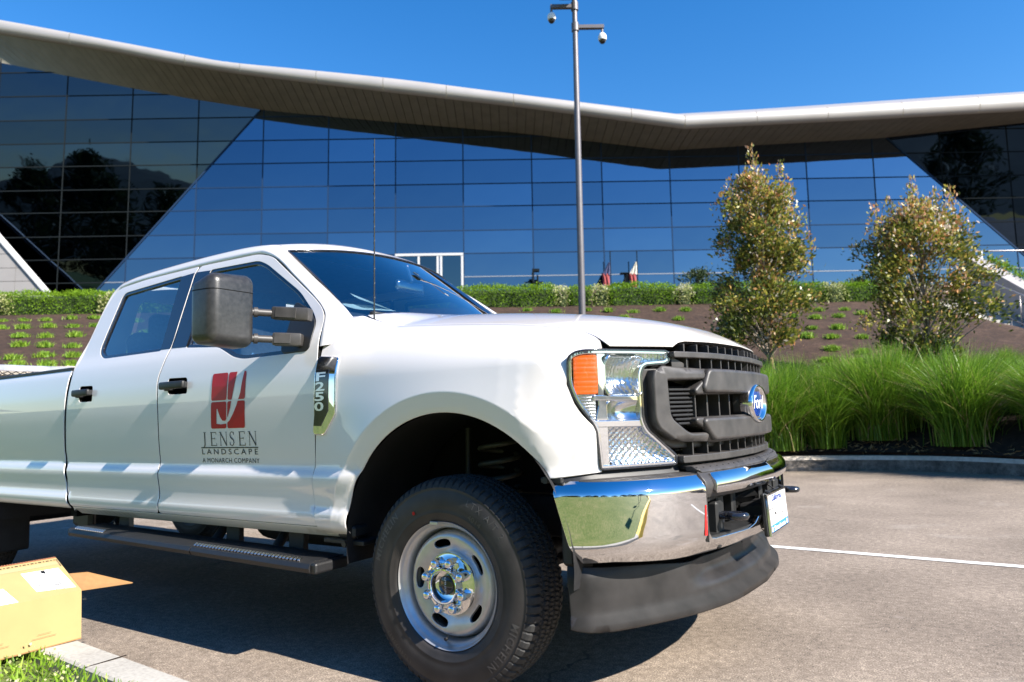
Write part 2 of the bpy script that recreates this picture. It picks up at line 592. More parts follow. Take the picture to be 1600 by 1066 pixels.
# ---- fender
ol = [(-.664, .556), (-.668, .60), (-.690, .705), (-.696, .755), (-.692, .834), (-.673, 1.06), (-.667, 1.2), (-.668, s_of(-.668, 1.31)),
      (-.684, s_of(-.684, 1.40)), (-.69, 1.597)]
ol += [(x, 1.597) for x in (-.4, -.1, .2, .4, .5, .56)] + [(.60, 1.588), (.626, 1.568)]
for y, z in [(.880, 1.2555), (.90, 1.2545), (.93, 1.2530), (.9535, 1.246), (.9630, 1.225), (.9640, 1.131), (.9535, 1.062), (.9125, .984), (.9045, .962), (.8985, .863), (.8965, .826)]:
    x = float(F(y)) - .001
    ol.append((x, s_of(x, z)))
for a in np.linspace(R_(33.5), R_(173.6), 40):
    x, z = ACX + AR * math.cos(a), ACZ + AR * math.sin(a)
    ol.append((x, s_of(x, z)))
ol.append((-.50, .556))
creases = []
for dr_ in (.012, .040, .069, .075, .081, .095):
    q_ = []
    for a in np.linspace(R_(20), R_(172), 60):
        x, z = ACX + (AR + dr_) * math.cos(a), ACZ + (AR + dr_) * math.sin(a)
        if x > .36 or (x > .30 and z > .9 and False): 
            if x > .44: continue
        if z < .585: continue
        q_.append((x, s_of(x, z)))
    creases.append(q_)
fen = drape('fender', ol, fender, PAINT, T, extra=creases, res=.022, depth=.035, bev=.004)
mirrored(fen, T)

# ---- hood
ol = [(-.60, 0.0), (-.60, -.40), (-.605, -.60), (-.60, -float(seam(-.60)) + .030), (-.52, -float(seam(-.52)) + .014)]
xs_ = [-.4, -.2, 0, .15, .3, .4, .5, .56, .60, .64]
ol += [(x, -float(seam(x)) + (.007 if x < .40 else .013)) for x in xs_]
ys_ = list(np.linspace(-.850, -.63, 10)) + list(np.linspace(-.6, 0, 14))
ol += [(float(F(y)) + .007 - .024 * float(np.clip((.60 - abs(y)) / .07, 0, 1)), y) for y in ys_]
full = ol + [(x, -y) for x, y in reversed(ol) if abs(y) > 1e-6]
hood = drape('hood', full, lambda x, y: np.stack([x + 0 * y, y + 0 * x, H(x, y)], -1), PAINT, T, res=.03, depth=.016, bev=.004)

# ---- doors and cab sides
WF = [(-1.735, 1.884), (-1.315, 1.872), (-1.235, 1.840), (-.913, 1.648), (-.783, 1.533), (-.746, 1.483), (-.736, 1.343), (-1.203, 1.340), (-1.282, 1.354), (-1.394, 1.401), (-1.442, 1.418), (-1.735, 1.440)]
WR = [(-2.604, 1.858), (-1.995, 1.886), (-1.964, 1.440), (-2.569, 1.440), (-2.650, 1.490)]
FD = [(-.672, .585), (-.678, .60), (-.702, .705), (-.708, .755), (-.704, .834), (-.685, 1.06), (-.678, 1.2), (-.681, 1.309), (-.697, 1.42), (-.702, 1.50), (-.735, 1.548), (-.80, 1.600),
      (-1.195, 1.866), (-1.245, 1.886), (-1.338, 1.910), (-1.845, 1.921), (-1.870, 1.870), (-1.866, 1.447), (-1.880, 1.360), (-1.905, 1.286), (-1.886, 1.102), (-1.882, .787), (-1.858, .585)]
RD = [(-1.870, .585), (-1.894, .787), (-1.898, 1.102), (-1.917, 1.286), (-1.892, 1.360), (-1.878, 1.447), (-1.882, 1.870), (-1.860, 1.921), (-2.387, 1.917), (-2.655, 1.898), (-2.716, 1.868), (-2.760, 1.785),
      (-2.806, 1.573), (-2.852, 1.385), (-2.858, 1.154), (-2.868, .923), (-2.862, .839), (-2.815, .66), (-2.775, .585)]
HF = rnd([(-1.815, 1.283), (-1.640, 1.279), (-1.630, 1.192), (-1.805, 1.194)], .022)
HR = rnd([(-2.735, 1.287), (-2.580, 1.284), (-2.570, 1.188), (-2.725, 1.190)], .022)
rWF = rnd(WF, [.03, .05, .05, .05, .05, .04, .05, .03, .06, .06, .03, .02], 5)
rWR = rnd(WR, [.05, .02, .02, .06, .05], 5)
rFD = rnd(FD, [.02, 0, 0, 0, 0, 0, 0, 0, 0, .03, .03, .03, .03, .03, .05, .02, .02, .03, .03, .03, 0, 0, .02], 3)
rRD = rnd(RD, [.02, 0, 0, .03, .03, .03, .02, .02, .05, .08, .06, .06, .05, .03, 0, 0, .02, .02, .02], 3)

def inset(poly, d):
    L = np.array(poly, float)
    if area2(L) < 0: L = L[::-1]
    t = np.roll(L, -1, 0) - np.roll(L, 1, 0)
    n = np.stack([-t[:, 1], t[:, 0]], 1)
    n /= np.linalg.norm(n, axis=1)[:, None] + 1e-9
    return [tuple(p) for p in L + n * d]

GLASSES = []
def door(name, outl, win, hole, hx, hz, hl):
    d = drape(name, outl, lambda x, z: side(x, z), PAINT, T, holes=[win, hole], res=.035, depth=.03, bev=.002)
    seal = drape('window_seal', inset(win, -.004), lambda x, z: side(x, z, -.004), BLACK_GL, d, holes=[inset(win, .017)], res=.035, depth=.02, bev=.004)
    gl = drape('window_glass', inset(win, .006), lambda x, z: side(x, z, -.014), GLASS_S, d, res=.06, depth=.004, flange=False)
    # pull handle over a dished black recess
    c = MB()
    x0, x1 = min(p[0] for p in hole) - .012, max(p[0] for p in hole) + .012
    c.box(((x0 + x1) / 2, -.915, hz), (x1 - x0, .02, .125))
    for xx in (x0, x1): c.box((xx, -.950, hz), (.006, .07, .125))
    for zz in (hz - .062, hz + .062): c.box(((x0 + x1) / 2, -.950, zz), (x1 - x0, .07, .006))
    rc = c.build('handle_recess', VOID, d)
    h = MB()
    yy = -float(S(hx, hz)) - .020
    h.box((hx - .004, yy, hz + .006), (hl, .024, .040), .010, seg=3)
    h.box((hx - hl * .28, yy + .02, hz - .006), (.030, .05, .030), .006)
    h.box((hx + hl * .40, yy + .02, hz + .004), (.030, .05, .034), .006)
    h.build('door_handle', BLACK_PL, d, smooth=True, ang=40)
    return d
fdoor = door('front_door', rFD, rWF, HF, -1.735, 1.236, .215)
rdoor = door('rear_door', rRD, rWR, HR, -2.665, 1.238, .185)
# black pillar covers between the windows, split by the shut line
pc1 = drape('pillar_cover', [(-1.862, 1.449), (-1.730, 1.446), (-1.733, 1.878), (-1.866, 1.886)], lambda x, z: side(x, z, .002), BLACK_GL, fdoor, res=.06, depth=.004, bev=.001)
pc2 = drape('pillar_cover', [(-1.972, 1.449), (-1.880, 1.449), (-1.884, 1.886), (-2.003, 1.880)], lambda x, z: side(x, z, .002), BLACK_GL, rdoor, res=.06, depth=.004, bev=.001)
for d in (fdoor, rdoor):
    m2 = mirrored(d, T)
    for ch in children_of(d): mirrored(ch, m2)

# ---- rocker panel
rk = drape('rocker_panel', [(-2.78, .548), (-2.775, .577), (-.672, .577), (-.664, .548), (-.50, .548), (-.50, .535), (-2.78, .535)], lambda x, z: side(x, z, -.004), PAINT, T, res=.05, depth=.06, bev=.003)
mirrored(rk, T)

# ---- cab frame: windscreen pillar, roof rail and rear pillar
pO = [(-.676, 1.36), (-.688, 1.43), (-.697, 1.505), (-.735, 1.555), (-.80, 1.608), (-.99, 1.742), (-1.189, 1.876), (-1.240, 1.897), (-1.338, 1.921), (-1.6, 1.928), (-1.848, 1.931), (-2.387, 1.927), (-2.668, 1.908), (-2.728, 1.877), (-2.771, 1.788), (-2.816, 1.573), (-2.862, 1.385), (-2.868, 1.154), (-2.878, .923), (-2.872, .839), (-2.825, .66), (-2.785, .56)]
pI = [(-.560, -.82, 1.370), (-.590, -.80, 1.450), (-.645, -.80, 1.500), (-.715, -.788, 1.560), (-.77, -.780, 1.602), (-.945, -.750, 1.727), (-1.145, -.713, 1.868), (-1.227, -.70, 1.926), (-1.30, -.69, 1.972), (-1.6, -.69, 1.999), (-1.85, -.69, 2.001), (-2.40, -.69, 1.989), (-2.70, -.69, 1.962), (-2.80, -.70, 1.90), (-2.85, -.72, 1.80), (-2.90, -.78, 1.573), (-2.93, -.82, 1.385), (-2.935, -.82, 1.154), (-2.935, -.82, .923), (-2.935, -.82, .839), (-2.93, -.82, .66), (-2.92, -.82, .56)]
def resample3(P, n):
    P = np.asarray(P, float)
    s = np.concatenate([[0], np.cumsum(np.linalg.norm(np.diff(P, axis=0), axis=1))])
    f = [pchip(s, P[:, k]) for k in range(P.shape[1])]
    # keep control parameters aligned: sample by index
    idx = np.linspace(0, len(P) - 1, n)
    t = np.interp(idx, np.arange(len(P)), s)
    return np.stack([g(t) for g in f], 1)
a = np.array([(x, -float(S(x, z)), z) for x, z in pO]); b = np.array(pI)
a = resample3(a, 120); b = resample3(b, 120)
rows = []
inn = np.array([-1.7, 0, 1.2])
for t in np.linspace(0, 1, 7):
    p = a * (1 - t) + b * t
    k = 4 * t * (1 - t)
    o = p - inn; o[:, 0] *= .25; o /= np.linalg.norm(o, axis=1)[:, None]
    w = np.linalg.norm(a - b, axis=1)[:, None]
    rows.append(p + o * k * w * .16)
rows = [a + (inn - a) * .02] + rows + [rows[-1] + np.array([-.01, .03, -.012])]
cf = grid_mesh('cab_frame', rows, PAINT, T, flip=False)
mirrored(cf, T)

# ---- roof panel, windscreen, rear window
xr = [-1.232, -1.27, -1.33, -1.42, -1.6, -1.8, -2.1, -2.4, -2.6, -2.71]
zr = [1.928, 1.955, 1.977, 1.992, 1.999, 2.001, 1.996, 1.989, 1.975, 1.958]
P = []
for t in np.linspace(-1, 1, 21):
    P.append([(x + .155 * (1 - abs(t) ** 2.2) * (1 - k / 9) ** 2, (.697 if k == 0 else .69) * t, z + (.050 if k == 0 else .062 if k == 1 else .070) * (1 - abs(t) ** (2.2 if k == 0 else 2.4))) for k, (x, z) in enumerate(zip(xr, zr))])
roof = grid_mesh('roof', P, PAINT, T, flip=True)
P = []
for s in np.linspace(0, 1, 14):
    row = []
    for t in np.linspace(-1, 1, 25):
        bow = 1 - abs(t) ** 2.2
        x = (-.660 + .15 * bow) * (1 - s) + (-1.232 + .155 * bow) * s + .02 * s * (1 - s) * 4
        y = t * (.795 * (1 - s) + .697 * s)
        z = (1.500 - .0 * bow) * (1 - s) + (1.928 + .050 * bow) * s
        row.append((x, y, z))
    P.append(row)
ws = grid_mesh('windscreen', P, GLASS_W, T)
# black band round the screen edge
P2 = np.array(P)
fr = MB()
edge = [tuple(P2[i, 0]) for i in range(14)] + [tuple(P2[13, j]) for j in range(1, 25)] + [tuple(P2[i, 24]) for i in range(12, -1, -1)]
fr.tube([(p[0] + .004, p[1], p[2] + .002) for p in edge], .0045, 6)
fr.build('windscreen_seal', BLACK_GL, ws, smooth=True)
rw = MB(); rw.poly([(-2.90, -.62, 1.47), (-2.90, .62, 1.47), (-2.80, .58, 1.86), (-2.80, -.58, 1.86)])
rw.build('rear_window', GLASS_S, T)
bk = drape('cab_back', [(-.83, .6), (.83, .6), (.80, 1.5), (.70, 1.9), (.64, 1.965), (-.64, 1.965), (-.70, 1.9), (-.80, 1.5)],
           lambda y, z: np.stack([-2.93 + np.maximum(z - 1.45, 0) * .30 + 0 * y, y + 0 * z, z + 0 * y], -1), PAINT, T, holes=[rnd([(-.64, 1.46), (.64, 1.46), (.60, 1.86), (-.60, 1.86)], .05)], res=.1, depth=.01)

# ---- bed
BO = [(-2.812, .57), (-2.850, .66), (-2.902, .839), (-2.908, .923), (-2.898, 1.154), (-2.893, 1.385), (-2.915, 1.40), (-5.30, 1.40), (-5.34, 1.0), (-5.32, .60), (-4.88, .60)]
BO += [(RAX + .52 * math.cos(q), .515 + .52 * math.sin(q)) for q in np.linspace(R_(173), R_(5), 40)]
BO += [(RAX + .525, .57)]
def bedf(x, z): return np.stack([x + 0 * z, -Sbed(x, z), z + 0 * x], -1)
bed = drape('bed_side', BO, bedf, PAINT, T, res=.035, depth=.04, bev=.004)
mirrored(bed, T)
rail = MB()
rail.box((-4.09, -.925, 1.402), (2.40, .085, .022), .006)
rc_ = rail.build('bed_rail_cap', BLACK_PL, bed)
r2 = MB().box((-4.09, .925, 1.402), (2.40, .085, .022), .006); r2.build('bed_rail_cap', BLACK_PL, T)
fl = MB().box((-4.08, 0, .86), (2.40, 1.70, .04)); fl.box((-2.905, 0, 1.13), (.03, 1.72, .52)); fl.box((-5.28, 0, 1.1), (.06, 1.8, .56))
fl.build('bed_floor', PAINT, T)
gb = MB(); gb.box((-2.89, 0, .94), (.07, 1.86, .86)); gb.build('gap_sun_block', VOID, T)  # added black block, keeps sun from leaking between cab and bed
# upright rack of expanded steel mesh standing across the load bed
ms = MB()
w, hh, x0 = .062, .0155, -4.90
for i in range(20):
    for j in range(5):
        y = -.93 + i * w + w / 2; z = 1.372 + hh + j * hh * 2
        p = [(x0, y - w / 2, z), (x0 + .004, y, z + hh), (x0, y + w / 2, z), (x0 - .004, y, z - hh)]
        for q in range(4):
            A1 = Vector(p[q]); B1 = Vector(p[(q + 1) % 4])
            dd = (B1 - A1).normalized(); nn = Vector((0, -dd.z, dd.y)) * .0035
            ms.prism([A1 + nn, B1 + nn, B1 - nn, A1 - nn], (-.004, 0, 0))
rack = link('bed_rack', ms.mesh('bed_rack'), FRAME_BLK, T)
rack['kind'] = 'stuff'
rt = MB(); rt.box((x0, -.305, 1.555), (.05, 1.27, .052), .008)
rack_rail = rt.build('rack_rail', ALU, T)
for y in (-.925, -.30, .315):
    rp = MB(); rp.box((x0, y, 1.18), (.04, .035, .70), .004); rp.build('rack_post', FRAME_BLK, T)

# ---- wheel arch liner and engine-bay darkness
def liner(cx, cz, R, ysign=-1):
    P = []
    for y in (-.995, -.55):
        P.append([(cx + R * math.cos(q), y, cz + R * math.sin(q)) for q in np.linspace(R_(-8), R_(188), 30)])
    return P
for cx, R in ((ACX, AR - .003), (RAX, .517)):
    o = grid_mesh('wheel_arch_liner', liner(cx, .515, R), BLACK_PL, T)
    mirrored(o, T)
ib = MB()
ib.box((.02, -.50, .95), (1.2, .03, .50))
ib.box((.02, .50, .95), (1.2, .03, .50))
ib.box((-.62, 0, 1.0), (.04, 1.7, .8))
ib.box((.56, 0, 1.0), (.05, 1.2, .42))
ib.build('engine_bay_dark', VOID, T)  # matt black boxes standing in for the dark of the engine bay

# ---- chassis
ch = MB()
for y in (-.46, .46):
    ch.box((-2.2, y, .60), (6.2, .075, .17), .008)
for x in (-1.2, -2.2, -3.1, -3.9): ch.box((x, 0, .60), (.10, .9, .10), .01)
ch.build('chassis_rail', FRAME_BLK, T)
un = MB()
un.box((-1.75, -.70, .562), (2.05, .30, .035), .01)
un.box((-1.75, .70, .562), (2.05, .30, .035), .01)
un.box((-1.75, 0, .60), (2.2, 1.2, .03))
un.build('cab_floor', UNDER_GRN, T)
tk = MB()
tk.box((-2.55, .24, .50), (.95, .44, .22), .07, seg=3)
tk.lathe([(0, -.45), (.14, -.44), (.15, -.3), (.15, .3), (.14, .44), (0, .45)], 'x', (-1.55, -.18, .46), 20)
tk.build('fuel_tank', FRAME_BLK, T, smooth=True, ang=50)
for x in (0, RAX):
    ax = MB()
    ax.tube([(x, -.80, .40), (x, .80, .40)], .05, 12)
    s_ = .16 if x else .13
    yc = 0.0 if x else .25
    ax.lathe([(0, -s_), (s_ * .7, -s_ * .7), (s_, 0), (s_ * .7, s_ * .7), (0, s_)], 'x', (x, yc, .40), 18)
    ax.build('axle', FRAME_BLK, T, smooth=True, ang=50)
ax = MB(); ax.tube([(-.05, -.72, .33), (.18, .40, .38)], .018, 8); ax.build('steering_link', FRAME_BLK, T, smooth=True)
ax = MB(); ax.tube([(-.08, -.50, .42), (-1.05, -.46, .56)], .032, 8); ax.build('radius_arm', FRAME_BLK, T, smooth=True)
sp = MB()
turns = 6.0
pts = [(.0 + .085 * math.cos(q), -.585 + .085 * math.sin(q), .50 + .42 * q / (2 * math.pi * turns)) for q in np.linspace(0, 2 * math.pi * turns, 130)]
sp.tube(pts, .011, 7)
spr = sp.build('coil_spring', UNDER_GRN, T, smooth=True)
sh = MB()
sh.tube([(-.16, -.63, .48), (-.16, -.60, .72)], .030, 12); sh.tube([(-.16, -.60, .70), (-.16, -.59, .98)], .014, 10)
sh.tube([(-.16, -.60, .705), (-.16, -.60, .73)], .036, 12)
sh.build('shock_absorber', FRAME_BLK, T, smooth=True, ang=40)
mirrored(spr, T)
ex = MB(); ex.tube([(-.9, .30, .52), (-2.6, .30, .50), (-3.4, .34, .52), (-4.9, .42, .60)], .045, 12)
ex.build('exhaust_pipe', FRAME_BLK, T, smooth=True)
mf = MB(); mf.box((-3.93, -.86, .42), (.03, .26, .42), .01)
mf.build('mud_flap', FRAME_BLK, T)
mf = MB(); mf.box((-3.0, -.80, .46), (.16, .05, .20), .02); mf.box((-3.11, -.775, .50), (.10, .08, .16), .02); mf.build('spring_hanger', FRAME_BLK, T)
br = MB()
br.box((.475, -.955, .800), (.085, .045, .020), .004); br.tube([(.455, -.985, .800), (.455, -.955, .800)], .012, 10)
br.box((.52, -.86, .62), (.05, .20, .22), .01); br.tube([(.50, -.93, .515), (.50, -.86, .515)], .011, 10); br.tube([(.505, -.93, .44), (.505, -.86, .44)], .011, 10)
br.build('bumper_bracket', FRAME_BLK, T)
bm2 = MB(); bm2.box((-.53, -.93, .565), (.10, .09, .05), .01); bm2.tube([(-.53, -.985, .515), (-.53, -.93, .515)], .013, 10); bm2.box((-.56, -.90, .52), (.24, .12, .02), .004)
bm2.build('body_mount', FRAME_BLK, T)

# ---- running board with three brackets
rb = MB()
prof = [(-.90, .470), (-1.055, .470), (-1.085, .462), (-1.095, .445), (-1.085, .425), (-1.04, .420), (-.90, .430)]
def rbx(x0, x1, z0, z1):
    a = [(x0, y, z + z0) for y, z in prof]; b = [(x1, y, z + z1) for y, z in prof]
    va = [rb.bm.verts.new(p) for p in a]; vb = [rb.bm.verts.new(p) for p in b]
    rb.bm.faces.new(va); rb.bm.faces.new(list(reversed(vb)))
    for k in range(len(va)):
        rb.bm.faces.new((va[k], vb[k], vb[(k + 1) % 7], va[(k + 1) % 7]))
rbx(-2.60, -1.452, .012, -.004); rbx(-1.444, -.62, -.004, -.016)
board = rb.build('running_board', BLACK_PL, T, smooth=True, ang=30)
for x, z in ((-2.612, .445 + .011), (-.607, .444 - .016)):
    cap = MB(); cap.box((x, -.992, z), (.035, .185, .046), .010, seg=2)
    cap.build('end_cap', BLACK_PL, board)
me_r = MB().box((0, 0, 0), (.013, .024, .010), .002).mesh('tread_rib')
n = 0
for x0, x1 in ((-2.55, -2.26), (-1.43, -.70)):
    for x in np.arange(x0, x1, .0235):
        t = (x + 2.6) / 2.0
        o = link('tread_rib', me_r, CHROME_SOFT, board)
        o.location = (x, -1.070, .4715 + .012 - .028 * t); o.rotation_euler = (R_(18), 0, R_(20))
for x in (-2.42, -1.42, -.95):
    b_ = MB(); b_.box((x, -.865, .50), (.105, .03, .13), .004); b_.box((x, -.92, .432), (.105, .13, .02), .004)
    b_.tube([(x - .14, -.80, .57), (x - .13, -.84, .50), (x - .115, -.90, .445)], .024, 10)
    b_.build('bracket', FRAME_BLK, board, smooth=True, ang=40)
kids = {}
rb2 = mirrored(board, T)
for chh in children_of(board):
    if chh.name.startswith('bracket') or chh.name.startswith('end_cap'): mirrored(chh, rb2)

# ---- wheels
def tyre_mesh():
    R, yo, yi = .402, -.994, -.742
    yc = (yo + yi) / 2
    prof = [(.2330, yo + .028), (.240, yo + .016), (.252, yo + .010), (.268, yo + .0055), (.271, yo + .003), (.274, yo + .0045), (.290, yo + .0015), (.305, yo), (.330, yo + .002), (.352, yo + .007), (.362, yo + .0105), (.3645, yo + .008), (.367, yo + .0125), (.377, yo + .017), (.3855, yo + .023), (.392, yo + .032)]
    right = [(r, 2 * yc - t) for r, t in reversed(prof)]
    m = 40
    tread = []
    for k in range(1, m):
        t = k / m
        y = (yo + .032) + (yi - yo - .064) * t
        u = (t - .5) * 2
        tread.append((R - .010 * u ** 4, y))
    P = prof + tread + right
    P = np.array(P)
    n0, n1 = len(prof), len(prof) + len(tread)
    N = 74 * 8
    ang = np.arange(N) * 2 * math.pi / N
    r = np.repeat(P[None, :, 0], N, 0).copy(); y = np.repeat(P[None, :, 1], N, 0)
    pitch = (np.arange(N) % 8)
    pi_ = np.arange(N) // 8
    for j in list(range(n0 - 4, n0 - 2)) + list(range(n1 + 2, n1 + 4)):
        cut = (np.arange(N) % 8) <= 1
        r[cut, j] -= .0045
    for j in range(n0 - 2, n1 + 2):
        t = (j - n0 + 1) / m
        groove = False
        for gc in (.20, .40, .60, .80):
            for i in range(N):
                pass
            zig = .012 * np.sign((pi_ % 2) - .5)
            g = np.abs(t - (gc + zig)) < .019
            r[g, j] -= .0085
        off = int(round(8 * t * 1.3)) + (3 if int(t * 5) % 2 else 0)
        ph = (np.arange(N) + off) % 8
        lat = (ph == 0)
        shoulder = (t < .12) or (t > .88)
        if shoulder: lat = (np.arange(N) % 8) <= 1
        r[lat, j] -= .0085 if shoulder else .0065
        sip = (ph == 4)
        if not shoulder: r[sip, j] -= .003
    V = np.stack([r * np.cos(ang)[:, None], y, r * np.sin(ang)[:, None]], -1)
    nP = P.shape[0]
    idx = np.arange(N * nP).reshape(N, nP)
    a = idx[:, :-1]; b = np.roll(idx, -1, 0)[:, :-1]; c = np.roll(idx, -1, 0)[:, 1:]; d = idx[:, 1:]
    Fc = np.stack([a, d, c, b], -1).reshape(-1, 4)
    me = mesh_of('tyre', V.reshape(-1, 3), Fc, True)
    me.materials.append(RUBBER); me.materials.append(TREAD)
    mi = np.zeros((N, nP - 1), np.int32); mi[:, n0 - 4:n1 + 3] = 1
    me.polygons.foreach_set('material_index', mi.reshape(-1))
    sm = np.ones((N, nP - 1), bool); sm[:, n0 - 4:n1 + 3] = False
    me.polygons.foreach_set('use_smooth', sm.reshape(-1))
    return me

def wall_y(r):
    return np.interp(r, [.240, .252, .280, .305, .330, .352, .366, .377], [-.978, -.984, -.991, -.994, -.992, -.987, -.982, -.977])

def ring_text(body, size, r0, a_mid, parent, spacing=1.0, mtl=RUBBER_HI, invert=False, bold=0.0, name='raised_lettering'):
    V, Fc = text_xy(body, size, 'CENTER', spacing=spacing, bold=bold)
    sgn = -1 if invert else 1
    a = a_mid - sgn * V[:, 0] / (r0 + size * .35)
    r = r0 + V[:, 1] * sgn + (size * .7 if invert else 0)
    P = np.stack([-r * np.cos(a) * -1, wall_y(r) - .0012, r * np.sin(a)], -1)
    P[:, 0] = r * np.cos(a)
    # seen from -y with +x to the right the lettering reads clockwise
    return mk(name, P, Fc, mtl, parent, False)

def make_wheel():
    w = empty('wheel', (0, 0, .40)); w.parent = T
    t = link('tyre', tyre_mesh(), None, w)
    # rim: lip, channel, dished disc with five slots
    rim = MB()
    rim.lathe([(.226, -.955), (.2345, -.968), (.2365, -.975), (.2345, -.9785), (.231, -.9755), (.2275, -.966), (.222, -.958), (.213, -.952), (.208, -.935), (.2055, -.905), (.203, -.86), (.203, -.78), (.23, -.76)], n=96)
    rm = rim.build('rim', STEEL, w, smooth=True, ang=60)
    prof = pchip([.04, .088, .098, .115, .135, .158, .176, .188, .197, .2035], [-.925, -.925, -.927, -.931, -.939, -.947, -.950, -.944, -.928, -.895])
    holes = []
    for k in range(5):
        c = R_(104) - k * 2 * math.pi / 5
        pts = []
        for q in np.linspace(0, 2 * math.pi, 20, endpoint=False):
            du = .042 * np.sign(math.cos(q)) * abs(math.cos(q)) ** .75; dv = .0185 * np.sign(math.sin(q)) * abs(math.sin(q)) ** .8
            r = .152 + dv; a = c + du / .152
            pts.append((r * math.cos(a), r * math.sin(a)))
        holes.append(pts)
    circ = lambda r, n=72: [(r * math.cos(q), r * math.sin(q)) for q in np.linspace(0, 2 * math.pi, n, endpoint=False)]
    def disc(x, z):
        r = np.hypot(x, z); a = np.arctan2(z, x)
        wob = .0035 * np.cos(5 * (a - R_(104))) * np.exp(-((r - .135) / .03) ** 2)
        return np.stack([x, prof(r) + wob, z], -1)
    dsk = drape('wheel_disc', circ(.2035), disc, STEEL, w, holes=holes + [circ(.05, 40)], res=.009, depth=.010, bev=.003)
    bk_ = MB(); bk_.lathe([(.0, -.82), (.20, -.82), (.20, -.86)], n=40); bk_.lathe([(.10, -.82), (.10, -.925)], n=30)
    bk_.build('brake_disc', VOID, w)
    # chrome hub cover with eight nut towers
    hc = MB()
    hc.lathe([(.118, -.926), (.118, -.941), (.1145, -.947), (.106, -.948), (.096, -.953), (.084, -.958), (.070, -.962), (.0665, -.990), (.0635, -.9955), (.059, -.9955), (.056, -.991), (.0545, -.968), (.048, -.963), (0, -.963)], n=64)
    hub = hc.build('hub_cover', CHROME, w, smooth=True, ang=45)
    nm = MB(); nm.lathe([(.0195, -.940), (.0185, -.978), (.0178, -.990), (.0155, -.9925), (.0155, -.9945), (.0130, -1.0005), (.006, -1.0030), (0, -1.0032)], n=18)
    nme = nm.mesh('wheel_nut', True, 50)
    for k in range(8):
        a = R_(22.5 + 45 * k + 4)
        o = link('wheel_nut', nme, CHROME, w)
        o.location = (.0885 * math.cos(a), 0, .0885 * math.sin(a))
        o.rotation_euler = (0, 0, 0)
        o['kind_note'] = ''
        del o['kind_note']
    cc = MB()
    cc.lathe([(0.036, -.962), (.0345, -.974), (.031, -.977), (0, -.9775)], n=36)
    cap = cc.build('centre_cap', BLACK_GL, w, smooth=True, ang=50)
    V, Fc = text_xy('SUPER DUTY', .0110, 'CENTER')
    flat('cap_lettering', V, Fc, lambda u, v: np.stack([v - .003, -.9782 + 0 * u, -u * -1.0 * -1], -1), PLATE_W, cap)
    vs = MB(); vs.tube([(-.020, -.955, -.205), (-.010, -.972, -.196), (.004, -.978, -.190)], .006, 8)
    vs.build('valve_stem', BLACK_PL, w, smooth=True)
    cw = MB(); cw.box((-.045, -.982, .228), (.038, .008, .013), .002)
    cwo = cw.build('balance_weight', STEEL, w); 
    return w, t
wheel, tyre0 = make_wheel()
wheel.location = (0, 0, .40)
ring_text('MICHELIN', .040, .322, R_(150), wheel, 1.25, bold=.0008)
ring_text('LTX A/T 2', .036, .322, R_(52), wheel, 1.3)
ring_text('MICHELIN', .040, .322, R_(-35), wheel, 1.25, bold=.0008)
ring_text('LT245/75R17', .024, .330, R_(228), wheel, 1.2)
ring_text('4014', .030, .280, R_(58), wheel, 1.1)
dot = MB(); dot.lathe([(0, 0), (.007, 0)], 'y', (-.135, -.9955, .262), 12); dot.build('red_paint_dot', RED, wheel)
kd = {wheel: children_of(wheel)}
for c_ in list(kd[wheel]): kd[c_] = children_of(c_)
for x in (RAX,):
    c2 = copy_tree(wheel, kd, T); c2.location = (x, 0, .40)
for x in (0, RAX):
    c2 = copy_tree(wheel, kd, T); c2.location = (x, 0, .40); c2.rotation_euler = (0, 0, math.pi)
for c_ in kd[wheel]:
    pass

# ---- door mirrors
def mirror_part():
    hx, hy, hz = -.935, -1.28, 1.515
    m = MB()
    m.box((hx, hy, hz), (.155, .235, .318), .045, seg=5)
    bmv = m.bm
    for v in bmv.verts:
        # sloping outer shoulder and a slightly narrower back
        if v.co.z > hz + .06 and v.co.x < hx - .01: v.co.z -= (v.co.z - hz - .06) * .28
        if v.co.x > hx: v.co.y += (v.co.y - hy) * -.06
        if v.co.y < hy - .05: v.co.z += (v.co.z - hz) * -.05
    hd = m.build('mirror_head', MIRR, T, smooth=True, ang=60)
    g = MB()
    g.bm.from_mesh(hd.data)
    for v in g.bm.verts:
        v.co.x = hx + (v.co.x - hx) * 1.008; v.co.y = hy + (v.co.y - hy) * 1.006
    for zc_, nn in ((hz + .079, (0, 0, 1)), (hz + .0755, (0, 0, -1))):
        bmesh.ops.bisect_plane(g.bm, geom=g.bm.verts[:] + g.bm.edges[:] + g.bm.faces[:], plane_co=(hx, hy, zc_), plane_no=nn, clear_outer=True)
    g.build('head_seam', VOID, hd)
    gl = MB(); gl.box((hx - .0765, hy, hz - .012), (.004, .18, .23), .0); gl.build('mirror_glass', CHROME, hd)
    arm = MB()
    for (z0, z1, xs) in ((1.522, 1.505, -.725), (1.404, 1.396, -.780)):
        arm.tube([(-.928, -1.17, z0), (-.872, -1.055, z0 - .002)], .0165, 12)
        arm.tube([(-.918, -1.142, z0), (-.910, -1.127, z0)], .023, 12)
        d = Vector((xs, -.985, z1)) - Vector((-.885, -1.062, z0)); L = d.length
        M = Matrix.Translation(Vector((-.885, -1.062, z0)) + d * .5) @ d.to_track_quat('X', 'Z').to_matrix().to_4x4()
        arm.box((0, 0, 0), (L, .055, .058), .009, M=M, seg=2)
        arm.box((-.018, -.0285, .002), (L * .55, .003, .044), .001, M=M)
    arm.build('mirror_arm', GREY_PL, hd, smooth=True, ang=35)
    return hd
mh = mirror_part()
